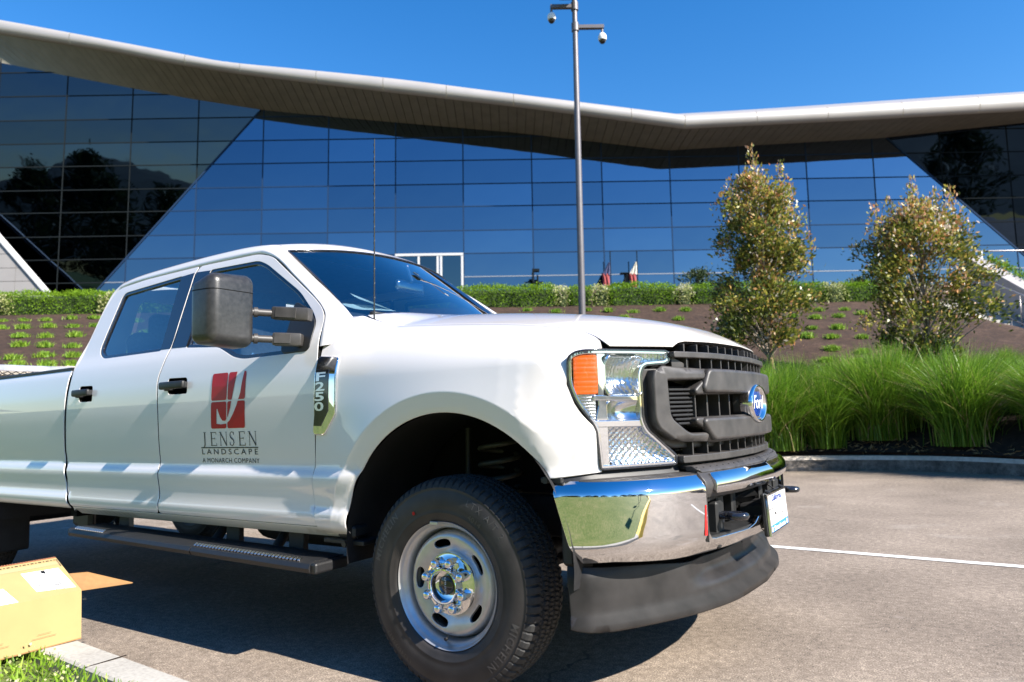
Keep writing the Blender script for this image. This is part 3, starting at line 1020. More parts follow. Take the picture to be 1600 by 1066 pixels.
sail = drape('mirror_sail', rnd([(-.93, 1.60), (-.815, 1.545), (-.752, 1.478), (-.742, 1.348), (-.93, 1.350)], .03), lambda x, z: side(x, z, .004), BLACK_PL, T, res=.05, depth=.02, bev=.004)
mh2 = mirrored(mh, T)
for c_ in children_of(mh): mirrored(c_, mh2)
mirrored(sail, T)

# ---- logo on the door
def door_pt(off): return lambda x, z: side(np.asarray(x, float), np.asarray(z, float), off)
LX0, LX1, LZ0, LZ1 = -1.428, -1.166, 1.012, 1.282
def lg(u, v): return (LX0 + (LX1 - LX0) * u + .006 * v, LZ0 + (LZ1 - LZ0) * v)
gx, gy = .478, .493   # the white cross
# J stroke outline (in the unit square)
jo = [(.73, 1.0), (.645, .62), (.575, .36), (.51, .21), (.43, .135), (.345, .14), (.285, .20), (.235, .28), (.20, .355), (.175, .355), (.165, .22), (.165, .085), (.30, .075), (.46, .085), (.56, .14), (.66, .25), (.76, .40), (.86, .62), (.935, 1.0)]
cells = [((0, 0), (gx - .016, gy - .013)), ((gx + .016, 0), (1, gy - .013)), ((0, gy + .013), (gx - .016, 1)), ((gx + .016, gy + .013), (1, 1))]
logo = None
for (u0, v0), (u1, v1) in cells:
    cellp = rnd([(u0, v0), (u1, v0), (u1, v1), (u0, v1)], .045, 4)
    # subtract the J by fine cell rasterised triangulation
    allp = resamp(cellp, .02); jp = resamp(jo, .02)
    pts = [Vector(p) for p in allp] + [Vector(p) for p in jp]
    n0 = len(allp); n1 = len(jp)
    ed = [(k, (k + 1) % n0) for k in range(n0)] + [(n0 + k, n0 + (k + 1) % n1) for k in range(n1)]
    vs, es, fs, *_ = delaunay_2d_cdt(pts, ed, [], 0, 1e-6)
    UV = np.array([tuple(v) for v in vs]); Tt = np.array([f for f in fs if len(f) == 3])
    cen = UV[Tt].mean(1)
    ok = inside(cen, allp) & ~inside(cen, jp)
    Tt = Tt[ok]
    q = np.array([lg(u, v) for u, v in UV])
    a_ = q[Tt]; ar = (a_[:, 1, 0] - a_[:, 0, 0]) * (a_[:, 2, 1] - a_[:, 0, 1]) - (a_[:, 2, 0] - a_[:, 0, 0]) * (a_[:, 1, 1] - a_[:, 0, 1])
    Tt[ar < 0] = Tt[ar < 0][:, ::-1]
    flat('logo_panel', q, [tuple(t) for t in Tt], door_pt(.0015), RED, fdoor)
# JENSEN in a light serif face drawn as strokes
class Strokes:
    def __init__(s): s.V = []; s.F = []
    def bar(s, p, q, w, w2=None):
        p = np.array(p, float); q = np.array(q, float); w2 = w if w2 is None else w2
        d = (q - p) / (np.linalg.norm(q - p) + 1e-9); n = np.array([-d[1], d[0]])
        b = len(s.V); s.V += [p + n * w / 2, p - n * w / 2, q - n * w2 / 2, q + n * w2 / 2]; s.F.append((b, b + 1, b + 2, b + 3))
    def line(s, pts, ws):
        for k in range(len(pts) - 1): s.bar(pts[k], pts[k + 1], ws[k], ws[k + 1])
st = Strokes()
def glyph(c, x, h, w):
    tk, tn, sf = .105 * h, .045 * h, .16 * h
    P = lambda u, v: (x + u * w, v * h)
    def serif(u, v, half=.5): st.bar((x + u * w - sf * half, v * h), (x + u * w + sf * half, v * h), .035 * h)
    if c == 'J':
        st.line([P(.62, 1), P(.62, .12), P(.55, -.02), P(.38, -.12), P(.15, -.13)], [tk, tk, tk * .9, tn * 1.2, tn]); serif(.62, .985, 1.1)
    if c == 'E':
        st.bar(P(.18, 0), P(.18, 1), tk); st.bar(P(.05, .985), P(.92, .985), tn); st.bar(P(.05, .015), P(.98, .015), tn); st.bar(P(.18, .52), P(.72, .52), tn)
        st.bar(P(.92, 1), P(.92, .82), tn); st.bar(P(.98, 0), P(.98, .2), tn); st.bar(P(.72, .44), P(.72, .60), tn)
    if c == 'N':
        st.bar(P(.14, 0), P(.14, 1), tn); st.bar(P(.10, 1), P(.92, 0), tk); st.bar(P(.92, 0), P(.92, 1), tn); serif(.14, .02); serif(.10, .985, .8); serif(.92, .985)
    if c == 'S':
        pts = [(.80, .80), (.74, .93), (.52, 1.0), (.30, .93), (.20, .78), (.26, .62), (.50, .51), (.74, .40), (.82, .24), (.72, .08), (.48, -.01), (.24, .06), (.16, .22)]
        st.line([P(*p) for p in pts], [tn, tn, tn * 1.1, tn * 1.2, tk * .8, tk * .9, tk, tk * .9, tk * .8, tn * 1.2, tn * 1.1, tn, tn])
        st.bar(P(.80, .98), P(.80, .76), tn); st.bar(P(.16, .02), P(.16, .26), tn)
W = 1.073 - 1.518
xw = -1.512
for c, wd in zip('JENSEN', (.045, .050, .058, .046, .050, .058)):
    glyph(c, xw, .066, wd); xw += .0735
base = np.array(st.V); base[:, 1] += .929
flat('logo_lettering', base, st.F, door_pt(.0016), INK, fdoor)
ln = Strokes(); ln.bar((-1.518, .9195), (-1.076, .9195), .005)
flat('logo_rule', np.array(ln.V), ln.F, door_pt(.0016), INK, fdoor)
for body, size, x0, z0, width in (('LANDSCAPE', .038, -1.513, .887, .432), ('A MONARCH COMPANY', .032, -1.515, .847, .440)):
    V, Fc = text_xy(body, size, 'LEFT', spacing=1.55 if body[0] == 'L' else 1.1)
    V[:, 0] *= width / (V[:, 0].max() - V[:, 0].min()); V[:, 0] += x0 - V[:, 0].min(); V[:, 1] += z0
    flat('logo_lettering', V, Fc, door_pt(.0016), INK, fdoor)

# ---- F-250 badge on the fender
fb_pt = lambda off: (lambda x, z: fender(np.asarray(x, float), np.asarray([s_of(float(a), float(b)) for a, b in zip(np.ravel(x), np.ravel(z))])) + np.array([0, -off, 0]))
LETTER = mat('badge_silver', (.72, .73, .72), rough=.3, metal=.6)
badge = drape('fender_badge', rnd([(-.672, 1.312), (-.552, 1.300), (-.552, 1.060), (-.622, .976), (-.688, .978), (-.675, 1.06)], .014), fb_pt(.010), CHROME, T, res=.03, depth=.014, bev=.006)
bi = drape('badge_insert', [(-.668, 1.255), (-.588, 1.250), (-.588, 1.075), (-.636, 1.010), (-.682, 1.012), (-.672, 1.06)], fb_pt(.0125), BLACK_GL, badge, res=.03, depth=.002, bev=.001)
xb = -.665
for k, c in enumerate('F250'):
    V, Fc = text_xy(c, .052, 'LEFT', bold=.0012)
    V[:, 0] = (V[:, 0] - V[:, 0].min()) / (V[:, 0].max() - V[:, 0].min()) * .058 + xb + .004 - .003 * k
    V[:, 1] += 1.205 - k * .043
    flat('badge_letter', V, Fc, fb_pt(.0140), LETTER, badge)
    # outline gives the letters relief
V, Fc = text_xy('XL', .024, 'LEFT', bold=.0006)
V[:, 0] += -.648; V[:, 1] += 1.272
flat('badge_trim_letters', V, Fc, fb_pt(.0112), INK, badge)
bd2 = mirrored(badge, T)
for c_ in children_of(badge): 
    if c_.name.startswith('badge_insert'): mirrored(c_, bd2)

# ---- aerial, wipers, cowl
an = MB()
an.lathe([(.022, 0), (.018, .012), (.007, .022), (.006, .03)], 'z', (-.542, -.775, 1.452), 14)
an.tube([(-.542, -.775, 1.475), (-.540, -.775, 1.58), (-.526, -.775, 2.34)], [.0042, .0036, .0024], 8)
pts = [(-.541 + .013 * t + .0032 * math.cos(t * 150), -.775 + .0032 * math.sin(t * 150), 1.52 + .80 * t) for t in np.linspace(0, 1, 260)]
an.tube(pts, .0011, 4)
an.build('radio_aerial', INK, T, smooth=True, ang=50)
co = MB()
pr = []
for y in np.linspace(-.80, .80, 21):
    bow = 1 - abs(y / .8) ** 2.2
    pr.append([(-.60 + .02 * bow, y, float(H(-.60, y)) - .035), (-.640 + .06 * bow, y, float(H(-.60, y)) - .030), (-.668 + .14 * bow, y, 1.505)])
grid_mesh('cowl_panel', pr, BLACK_PL, T, flip=True)
wp = MB()
wp.tube([(-.60, -.55, 1.520), (-.625, -.62, 1.530), (-.640, -.36, 1.545), (-.570, -.02, 1.548)], .009, 8)
wp.box((-.635, -.64, 1.533), (.03, .12, .022), .006)
wp.tube([(-.60, -.70, 1.522), (-.63, -.45, 1.552), (-.59, -.05, 1.555)], .006, 6)
wp.tube([(-.50, .10, 1.555), (-.53, .18, 1.585), (-.58, .26, 1.61)], .008, 8)
wp.tube([(-.50, .05, 1.555), (-.555, .30, 1.56), (-.60, .62, 1.545)], .007, 6)
wp.build('wiper', BLACK_PL, T, smooth=True, ang=50)

# ---- interior
da = MB()
da.box((-.97, 0, 1.41), (.44, 1.60, .30), .05, seg=3); da.box((-.80, 0, 1.22), (.3, 1.66, .3), .03)
da.box((-1.05, .42, 1.57), (.20, .42, .08), .03, seg=2)
da.build('dashboard', INTERIOR, T, smooth=True, ang=50)
for x, y, nm_ in ((-1.62, -.42, 'front_seat'), (-1.62, .42, 'front_seat'), (-2.52, -.50, 'rear_seat'), (-2.52, .50, 'rear_seat')):
    s1 = MB(); 
    s1.box((x + .22, y, 1.02), (.52, .52, .16), .05, seg=3)
    M = Matrix.Translation((x - .08, y, 1.32)) @ Matrix.Rotation(R_(-12), 4, 'Y')
    s1.box((0, 0, 0), (.14, .50, .62), .05, M=M, seg=3)
    so = s1.build(nm_, SEAT, T, smooth=True, ang=60)
    hd = MB(); hd.box((x - .15 + (.04 if x < -2 else 0), y, 1.70 if x > -2 else 1.655), (.10, .27, .20), .045, seg=4)
    hd.build('headrest', SEAT, so, smooth=True, ang=60)
    hp = MB()
    for dy in (-.06, .06): hp.tube([(x - .14, y + dy, 1.55), (x - .15, y + dy, 1.66)], .007, 6)
    hp.build('headrest_post', CHROME_SOFT, so)
sw = MB()
M = Matrix.Translation((-1.22, .42, 1.42)) @ Matrix.Rotation(R_(-65), 4, 'Y')
pts = [M @ Vector((.19 * math.cos(q), .19 * math.sin(q), 0)) for q in np.linspace(0, 2 * math.pi, 33)]
sw.tube(pts, .014, 8, cap=False); sw.box((0, 0, -.02), (.14, .16, .05), .02, M=M); sw.tube([M @ Vector((0, -.19, 0)), M @ Vector((0, .19, 0))], .014, 6)
sw.tube([M @ Vector((0, 0, -.02)), M @ Vector((0, 0, -.3))], .03, 10)
sw.build('steering_wheel', BLACK_PL, T, smooth=True, ang=50)
rv = MB(); rv.box((-1.00, 0, 1.80), (.03, .24, .07), .02, seg=3); rv.tube([(-.98, 0, 1.83), (-1.02, 0, 1.93)], .012, 8)
rv.build('rear_view_mirror', CHROME_SOFT, T, smooth=True, ang=40)
hl_ = MB(); hl_.box((-2.0, 0, 1.955), (1.3, 1.30, .01)); hl_.build('headlining', INTERIOR, T)
# ================================================================== FRONT END OF THE TRUCK
class Plan:
    """a plan curve x(y) travelled by arc length, so that the corners do not stretch"""
    def __init__(s, fx, ymax, n=1200):
        y = np.concatenate([np.linspace(0, ymax * .9, n // 2), ymax * (1 - .1 * np.linspace(1, 0, n // 2) ** 2)])
        y = np.unique(y)
        x = fx(y)
        s.s = np.concatenate([[0], np.cumsum(np.hypot(np.diff(x), np.diff(y)))])
        s.fx_, s.fy_ = pchip(s.s[::12], x[::12]), pchip(s.s[::12], y[::12])
        s.y = y
    def u(s, y): return float(np.sign(y) * np.interp(abs(y), s.y, s.s))
    def at(s, u, off=0.0):
        a = np.abs(u); sg = np.where(u < 0, -1.0, 1.0)
        x, y = s.fx_(a), s.fy_(a)
        e = 2e-3
        tx, ty = s.fx_(a + e) - s.fx_(np.maximum(a - e, 0)), s.fy_(a + e) - s.fy_(np.maximum(a - e, 0))
        l = np.hypot(tx, ty)
        nx, ny = ty / l, -tx / l
        return x + nx * off, sg * (y + ny * off)
PB = Plan(lambda y: B(y), 1.004)
PF = Plan(lambda y: F(y), .985)
def surf(plan, off):
    def f(u, z):
        x, y = plan.at(u, off(z) if callable(off) else off)
        return np.stack([x + 0 * z, y + 0 * z, z + 0 * u], -1)
    return f
def U(plan, pts): return [(plan.u(y), z) for y, z in pts]
def sym(pts):
    """close an outline with its reflection in the centre line"""
    return list(pts) + [(-y, z) for y, z in reversed(pts)]

# ---- headlights
HO = [(-.873, 1.254), (-.930, 1.252), (-.952, 1.245), (-.963, 1.225), (-.964, 1.131), (-.953, 1.063), (-.912, .984), (-.904, .962), (-.898, .863), (-.896, .826), (-.598, .824), (-.590, .861),
      (-.712, .966), (-.726, 1.0), (-.726, 1.16), (-.714, 1.187), (-.626, 1.194), (-.605, 1.206), (-.602, 1.244), (-.622, 1.254)]
HOu = inset(rnd(U(PF, HO), [.0, .02, .02, .02, .03, .03, .03, .02, .0, .02, .02, .02, .04, .04, .03, .03, .02, .02, .02, .02], 4), .004)
hlamp = drape('headlight', HOu, surf(PF, -.100), REFLECTOR, T, res=.03, depth=.004, bev=.001)
drape('bezel', HOu, surf(PF, -.002), BLACK_GL, hlamp, holes=[inset(HOu, .0045)], res=.02, depth=.05, bev=.002)
drape('chrome_bezel', inset(HOu, .005), surf(PF, -.005), CHROME, hlamp, holes=[inset(HOu, .0125)], res=.02, depth=.045, bev=.003)
drape('lens', inset(HOu, .004), surf(PF, lambda z: .004 + 0 * z), LENS, hlamp, res=.03, depth=.010, bev=.004)
def hstrip(name, pts, off, m, depth=.03, r=.004, bev=.004, res=.02): return drape(name, rnd(U(PF, pts), r, 3), surf(PF, off), m, hlamp, res=res, depth=depth, bev=bev)
hstrip('lamp_divider', [(-.882, 1.243), (-.858, 1.243), (-.858, .836), (-.893, .836), (-.893, 1.0), (-.882, 1.05)], -.016, CHROME)
hstrip('lamp_divider', [(-.900, 1.086), (-.73, 1.080), (-.73, 1.068), (-.900, 1.074)], -.012, CHROME)
hstrip('lamp_divider', [(-.908, .997), (-.735, .994), (-.715, .976), (-.900, .980)], -.010, CHROME)
# indicator: amber ribbed block
am = drape('amber_lens', rnd(U(PF, [(-.951, 1.228), (-.888, 1.229), (-.889, 1.095), (-.951, 1.095)]), .008, 3),
           surf(PF, lambda z: -.012 + .0011 * np.abs(np.sin((z - 1.09) * math.pi / .0165))), AMBER, hlamp, res=.0045, depth=.03, bev=.004)
# reflector bowls
def bowl(name, pts, cy, cz, ry, rz, d, off=-.022, rip=None):
    cu = PF.u(cy)
    def o(u, z):
        q = np.clip(((u - cu) / ry) ** 2 + ((z - cz) / rz) ** 2, 0, 1.6)
        dep = off - d * (1 - q)
        if rip: dep = dep + rip[0] * np.cos((u - cu) * rip[1]) * np.cos((z - cz) * rip[2])
        return dep
    def f(u, z):
        x, y = PF.at(u, o(u, z))
        return np.stack([x, y, z], -1)
    return drape(name, rnd(U(PF, pts), .012, 3), f, REFLECTOR, hlamp, res=.008, depth=.01, bev=.003)
bowl('reflector_bowl', [(-.854, 1.222), (-.735, 1.222), (-.735, 1.090), (-.854, 1.092)], -.795, 1.155, .075, .080, .060, rip=(.0022, 420, 0))
bowl('reflector_bowl', [(-.728, 1.240), (-.615, 1.240), (-.615, 1.206), (-.728, 1.200)], -.670, 1.222, .10, .06, .022, rip=(.004, 330, 0))
bowl('reflector_bowl', [(-.854, 1.064), (-.737, 1.064), (-.737, 1.0), (-.854, 1.0)], -.795, 1.03, .070, .055, .035)
bowl('reflector_bowl', [(-.852, .974), (-.722, .972), (-.605, .866), (-.610, .838), (-.832, .838), (-.852, .878)], -.76, .90, .16, .10, .035, rip=(.0035, 210, 260))
for k, z in enumerate(np.arange(1.002, 1.086, .0105)):
    yo_ = -.905 - .045 * min(1, (z - .985) / .08)
    hstrip('lamp_rib', [(yo_, z), (-.892, z), (-.892, z + .0062), (yo_, z + .0062)], -.020, REFLECTOR, r=0, depth=.02, bev=.002, res=.03)
hstrip('lamp_divider', [(-.868, .970), (-.895, .968), (-.889, .840), (-.866, .840)], -.024, REFLECTOR)
bu = MB(); bx_, by_ = PF.at(np.array([PF.u(-.795)]), -.06); bu.lathe([(0, .028), (.008, .026), (.010, .0), (.012, -.02)], 'x', (float(bx_[0]), float(by_[0]), 1.155), 16)
bu.build('bulb', LENS, hlamp, smooth=True)
h2 = mirrored(hlamp, T)
for c_ in children_of(hlamp): mirrored(c_, h2)
# dark strip under the lamps and grille
drape('lamp_filler', U(PF, sym([(-.982, .828), (-.982, .792), (-.6, .790), (-.3, .790)])), surf(PF, lambda z: -.012 - (z - .80) * .5), BLACK_PL, T, res=.05, depth=.02, bev=.003)

# ---- grille
gr = drape('grille', U(PF, sym([(-.725, 1.275), (-.725, .80), (-.3, .80)])), surf(PF, -.10), VOID, T, res=.08, depth=.01)
GO = sym([(0, 1.180), (-.40, 1.181), (-.660, 1.183), (-.688, 1.175), (-.698, 1.150), (-.698, 1.0), (-.685, .970), (-.628, .928), (-.590, .912), (-.40, .908), (0, .909)])
SU = sym([(-.732, 1.176), (-.735, 1.150), (-.735, 1.0), (-.722, .968), (-.650, .915), (-.600, .895), (-.40, .890)])
GO = [p for i, p in enumerate(GO) if i == 0 or abs(p[0] - GO[i - 1][0]) + abs(p[1] - GO[i - 1][1]) > 1e-6]
if abs(GO[0][0] - GO[-1][0]) + abs(GO[0][1] - GO[-1][1]) < 1e-6: GO = GO[:-1]
GH = [(-.655, 1.146), (-.435, 1.150), (-.520, 1.092), (-.095, 1.097), (-.095, .991), (-.525, .988), (-.400, .931), (-.560, .931), (-.648, .996)]
GHu = rnd(U(PF, GH), [.014, .01, .02, .01, .01, .02, .01, .03, .03], 4)
GH2 = [(-u, z) for u, z in GHu]
GOu = rnd(U(PF, GO), [.0, .0, .03, .02, .03, .03, .02, .03, .03] + [.0] * 3 + [.03, .03, .02, .03, .03, .02, .03] + [0] * 6, 4) if False else rnd(U(PF, GO), .02, 4)
frame_off = lambda z: .030 - .018 * np.clip((z - 1.172) / .01, 0, 1) - .014 * np.clip((.925 - z) / .016, 0, 1)
drape('grille_surround', rnd(U(PF, SU), .02, 4), surf(PF, -.015), GREY_PL, gr, holes=[rnd(U(PF, sym([(-.66, 1.16), (-.66, .98), (-.58, .925), (-.3, .92)])), .02)], res=.03, depth=.05, bev=.008)
gf = drape('grille_frame', GOu, surf(PF, frame_off), GREY_PL, gr, holes=[GHu, GH2], res=.02, depth=.085, bev=.010)
for zt, zb, yt, yb in ((1.168, 1.102, .44, .475), (.982, .922, .485, .43)):
    bp = rnd(U(PF, [(-yt, zt), (yt, zt), (yb, zb), (-yb, zb)]), .015, 4)
    drape('grille_bar', bp, surf(PF, .044), GREY_PL, gr, res=.025, depth=.03, bev=.014)
def yz_box(mb, y, z, w, h, d, off, bev=.0):
    u = PF.u(y); x0, y0 = PF.at(np.array([u]), off); x1, y1 = PF.at(np.array([u + .01]), off)
    a = math.atan2(float(y1[0] - y0[0]), float(x1[0] - x0[0]))
    M = Matrix.Translation((float(x0[0]), float(y0[0]), z)) @ Matrix.Rotation(a, 4, 'Z')
    mb.box((0, d / 2, 0), (w, d, h), bev, M=M)
def fin(name, y, z0, z1, off, w=.007, d=.05):
    mb = MB(); yz_box(mb, y, (z0 + z1) / 2, w, z1 - z0, d, off, .001); return mb.build(name, GREY_PL, gr)
drape('grille_bar', rnd(U(PF, sym([(-.605, 1.2405), (-.605, 1.2255), (-.3, 1.2255)])), .004), surf(PF, .022), GREY_PL, gr, res=.03, depth=.05, bev=.004)
drape('grille_bar', rnd(U(PF, sym([(-.588, .856), (-.588, .837), (-.3, .837)])), .004), surf(PF, .022), GREY_PL, gr, res=.03, depth=.07, bev=.004)
for y in np.arange(-.536, .54, .0766): fin('grille_fin', y, 1.240, 1.276, .000)
for y in np.arange(-.5362, .54, .0766): fin('grille_fin', y, 1.181, 1.226, .010)
for y in np.arange(-.528, .53, .088): fin('grille_fin', y, .855, .912, .008)
for y in (-.395, -.297, -.190, .190, .297, .395): fin('grille_fin', y, .985, 1.10, -.012, .010)
# side vents: a plate with louvres
for sgn in (-1, 1):
    vp = rnd(U(PF, [(-.640, 1.115), (-.498, 1.115), (-.498, .965), (-.600, .958), (-.640, 1.0)]), .006)
    if sgn > 0: vp = [(-u, z) for u, z in vp]
    drape('vent_plate', vp, surf(PF, -.030), VOID, gr, res=.04, depth=.01)
    vm = MB()
    for k in range(9):
        z = 1.103 - k * .0158
        y0, y1 = -.630 + max(0, (k - 5) * .014), -.503
        mb = MB(); yz_box(mb, sgn * (y0 + y1) / 2, z, y1 - y0, .0095, .022, .0, .003)
        mb.build('vent_slat', BLACK_PL, gr)
    mb = MB(); yz_box(mb, sgn * -.500, 1.04, .006, .155, .03, .008, .001); mb.build('vent_edge', GREY_PL, gr)
# cooler pipes and brace glimpsed through the openings
cp = MB()
cp.tube([(.80, -.45, 1.015), (.80, -.30, 1.02)], .010, 8); cp.tube([(.80, -.36, 1.10), (.80, -.31, .99)], .004, 6)
for z in np.arange(.86, 1.10, .018): cp.box((.775, 0, z), (.01, 1.1, .004))
cp.build('radiator', UNDER_GRN, gr)
# maker's oval
ex0 = float(F(0)) + .030
def oval(rings, m, name, par, n=56):
    P = [[(x, a * math.cos(q), 1.046 + b * math.sin(q)) for q in np.linspace(0, 2 * math.pi, n, endpoint=False)] for a, b, x in rings]
    return grid_mesh(name, P, m, par, closed_u=True, flip=False)
mb = oval([(.124, .092, ex0 - .06), (.124, .092, ex0 - .015), (.122, .090, ex0 - .008)], GREY_PL, 'emblem_base', gr)
em = oval([(.128, .083, ex0 - .03), (.128, .083, ex0 + .006), (.126, .081, ex0 + .017), (.120, .076, ex0 + .023), (.110, .0675, ex0 + .018), (.100, .0605, ex0 + .008)], CHROME, 'emblem_ring', gr)
eb = oval([(.101, .0625, ex0 + .008), (.07, .043, ex0 + .011), (.03, .02, ex0 + .012), (.0005, .0005, ex0 + .0122)], BLUE_EMB, 'emblem_oval', gr)
th = oval([(.093, .0565, ex0 + .0100), (.0905, .0545, ex0 + .0103)], CHROME_SOFT, 'emblem_rim', gr)
V, Fc = text_xy('Ford', .080, 'CENTER', shear=.35, bold=.0006)
V[:, 1] -= .022
flat('emblem_lettering', V, Fc, lambda u, v: np.stack([ex0 + .0135 + 0 * u, u, 1.046 + v], -1), PLATE_W, gr)
# brackets carrying the grille to the bonnet corners
drape('grille_corner', U(PF, [(-.600, 1.224), (-.520, 1.190), (-.600, 1.186)]), surf(PF, .0), GREY_PL, gr, res=.03, depth=.03)
drape('grille_corner', U(PF, [(.600, 1.224), (.600, 1.186), (.520, 1.190)]), surf(PF, .0), GREY_PL, gr, res=.03, depth=.03)

# ---- chrome bumper
boff = pchip([.50, .53, .572, .60, .70, .748, .766, .80], [-.055, -.030, -.004, .0, .001, .0, -.008, -.040])
BOut = sym([(-.999, .796), (-.9985, .76), (-.992, .583), (-.985, .524), (-.940, .531), (-.75, .519), (-.45, .514), (-.15, .513)])
upper = [(.613, .797), (.613, .62), (.606, .590), (.585, .568), (.56, .563), (.30, .562), (.235, .574), (.20, .596), (.10, .600)]
BOut = BOut + upper + [(-y, z) for y, z in reversed(upper)]
bmp = drape('bumper', rnd(U(PB, BOut), .004, 2), surf(PB, boff), CHROME, T, res=.022, depth=.018, bev=.003)
MC = rnd(U(PB, sym([(-.558, .797), (-.556, .726), (-.3, .722)])), .008, 3)
moff = pchip([.70, .725, .735, .75, .775, .80], [-.012, .004, .012, .014, .008, -.020])
drape('bumper_bar', MC, surf(PB, moff), CHROME, bmp, res=.02, depth=.03, bev=.003)
drape('bumper_bar_trim', rnd(U(PB, sym([(-.606, .803), (-.606, .712), (-.3, .708)])), .008, 3), surf(PB, lambda z: moff(z) - .012), GREY_PL, bmp, res=.03, depth=.06, bev=.005)
def step_top(u, v):
    x, y = PB.at(u, -.028 - v)
    return np.stack([x, y, .803 + .022 * np.clip(v / .03, 0, 1) ** .6 - .05 * v + .0018 * (np.abs(np.mod(u + .5, .052) - .026) > .0225)], -1)
sp_ = drape('step_pad', rnd([(PB.u(-.605), 0), (PB.u(.605), 0), (PB.u(.595), .15), (PB.u(-.595), .15)], .02), lambda u, v: step_top(u, v) , GREY_PL, bmp, res=.012, depth=.02, bev=.004)
for k in range(-13, 14):
    u = k * .047
    P = step_top(np.array([u, u, u + .006, u + .006]), np.array([.012, .145, .145, .012])) + np.array([0, 0, .0022])
    mbk = MB(); mbk.prism([tuple(p) for p in P], (0, 0, -.004)); mbk.build('step_rib', BLACK_PL, bmp)
wing = lambda u, v: np.stack([PB.at(u, -.036 - v)[0], PB.at(u, -.036 - v)[1], .797 + .004 * np.clip(v / .02, 0, 1) + 0 * u], -1)
for sg in (-1, 1):
    q = [(PB.u(.61) * 1, 0), (PB.u(.985), 0), (PB.u(.985), .05), (PB.u(.61), .16)]
    if sg < 0: q = [(-a_, b_) for a_, b_ in q]
    drape('bumper_top', q, wing, GREY_PL, bmp, res=.03, depth=.01)
vb = drape('bumper_recess', U(PB, sym([(-.62, .80), (-.62, .50), (-.3, .50)])), surf(PB, -.145), VOID, bmp, res=.1, depth=.01)
ck = MB()
for y in (-.61, .61): ck.box((.83, y, .64), (.14, .006, .16))
ck.build('recess_cheek', GREY_PL, bmp)
pt = MB()
for y in (-.40, -.22, .22, .40): pt.box((.865, y, .66), (.04, .075 if abs(y) > .3 else .05, .14), .006)
pt.box((.86, 0, .705), (.05, 1.1, .03), .006); ysq = np.linspace(-.60, .60, 21)
pt.prism([(float(PB.at(np.array([PB.u(float(y_))]), -.012)[0][0]), float(y_), .566) for y_ in ysq] + [(.79, .60, .566), (.79, -.60, .566)], (0, 0, .010))  # plate shaped to stop sun passing through the bumper opening
pt.prism([(.87, -.20, .66), (.93, -.10, .70), (.93, -.02, .66), (.87, -.02, .62)], (-.01, 0, -.012))
pt.build('beam_and_sun_plate', FRAME_BLK, bmp)
# red patch painting a reflection in the chrome at the edge of the opening
drape('red_reflection', U(PB, [(-.634, .585), (-.620, .585), (-.618, .69), (-.624, .69)]), surf(PB, .0025), REDREFL, bmp, res=.05, depth=.002, bev=.0005)
for y in (-.459, .459):
    hk = MB()
    pts = [(.955 + .036 * math.cos(q), y + .026 * math.sin(q), .634) for q in np.linspace(R_(-150), R_(150), 18)]
    pts = [(.80, y - .020, .634)] + pts + [(.80, y + .020, .634)]
    hk.tube(pts, .0135, 12)
    hk.box((.84, y, .630), (.10, .07, .035), .008)
    hk.build('tow_hook', BLACK_GL, bmp, smooth=True, ang=50)
# ---- number plate
pl_ = MB()
PM = Matrix.Translation((.998, 0, .597)) @ Matrix.Rotation(R_(-3), 4, 'Y')
pl_.box((0, 0, 0), (.004, .305, .152), .006, M=PM)
plate = pl_.build('number_plate', PLATE_W, T)
pf = MB()
for z in (-.078, .078): pf.box((.002, 0, z), (.012, .326, .010 if z > 0 else .014), .002, M=PM)
for y in (-.158, .158): pf.box((.002, y, 0), (.012, .009, .158), .002, M=PM)
pf.build('plate_frame', CHROME_SOFT, plate)
pb_ = MB(); pb_.box((-.012, 0, 0), (.02, .33, .17), .006, M=PM); pb_.box((-.07, 0, -.01), (.12, .22, .10), .01, M=PM)
for y in (-.12, .12): pb_.tube([PM @ Vector((-.01, y, .09)), PM @ Vector((.01, y, .082))], .007, 8)
pb_.build('plate_bracket', BLACK_PL, plate)
pm = MB(); pm.box((.0026, 0, -.0605), (.003, .304, .031), .0, M=PM); pm.build('plate_strip', PLATE_B, plate)
def plate_txt(body, size, y0, z0, m, width, name='plate_lettering', bold=.0):
    V, Fc = text_xy(body, size, 'LEFT', bold=bold)
    V[:, 0] *= width / (V[:, 0].max() - V[:, 0].min()); V[:, 0] += y0 - V[:, 0].min(); V[:, 1] += z0
    return flat(name, V, Fc, lambda u, v: np.array([PM @ Vector((.0052, a_, b_)) for a_, b_ in zip(u, v)]), m, plate)
plate_txt('California', .034, -.085, .047, PLATE_N, .17, bold=.001)
plate_txt('Stephens', .026, -.10, -.069, PLATE_W, .20, bold=.0008)
dots = MB()
for y, z, w_, h_ in ((-.135, .018, .010, .006), (-.112, .018, .012, .007), (-.088, .019, .012, .007), (-.062, .020, .010, .006), (.02, .020, .012, .006), (.055, .021, .012, .006),
                     (-.11, -.012, .012, .008), (-.045, -.006, .014, .012), (-.028, .004, .004, .040), (.01, -.003, .006, .010), (.05, .0, .004, .030), (.085, -.018, .020, .006), (.03, -.022, .010, .006), (-.03, -.034, .010, .006)):
    dots.box((.0028, y, z), (.0012, w_, h_), .0, M=PM)
dots.build('plate_characters', INK, plate)
for sg in (-1, 1):
    rd = MB(); rd.lathe([(0, .0056), (.011, .0056)], 'x', (0, 0, 0), 14); 
    o = rd.build('plate_roundel', PLATE_W, plate); o.matrix_world = PM @ Matrix.Translation((0, sg * .130, -.060))

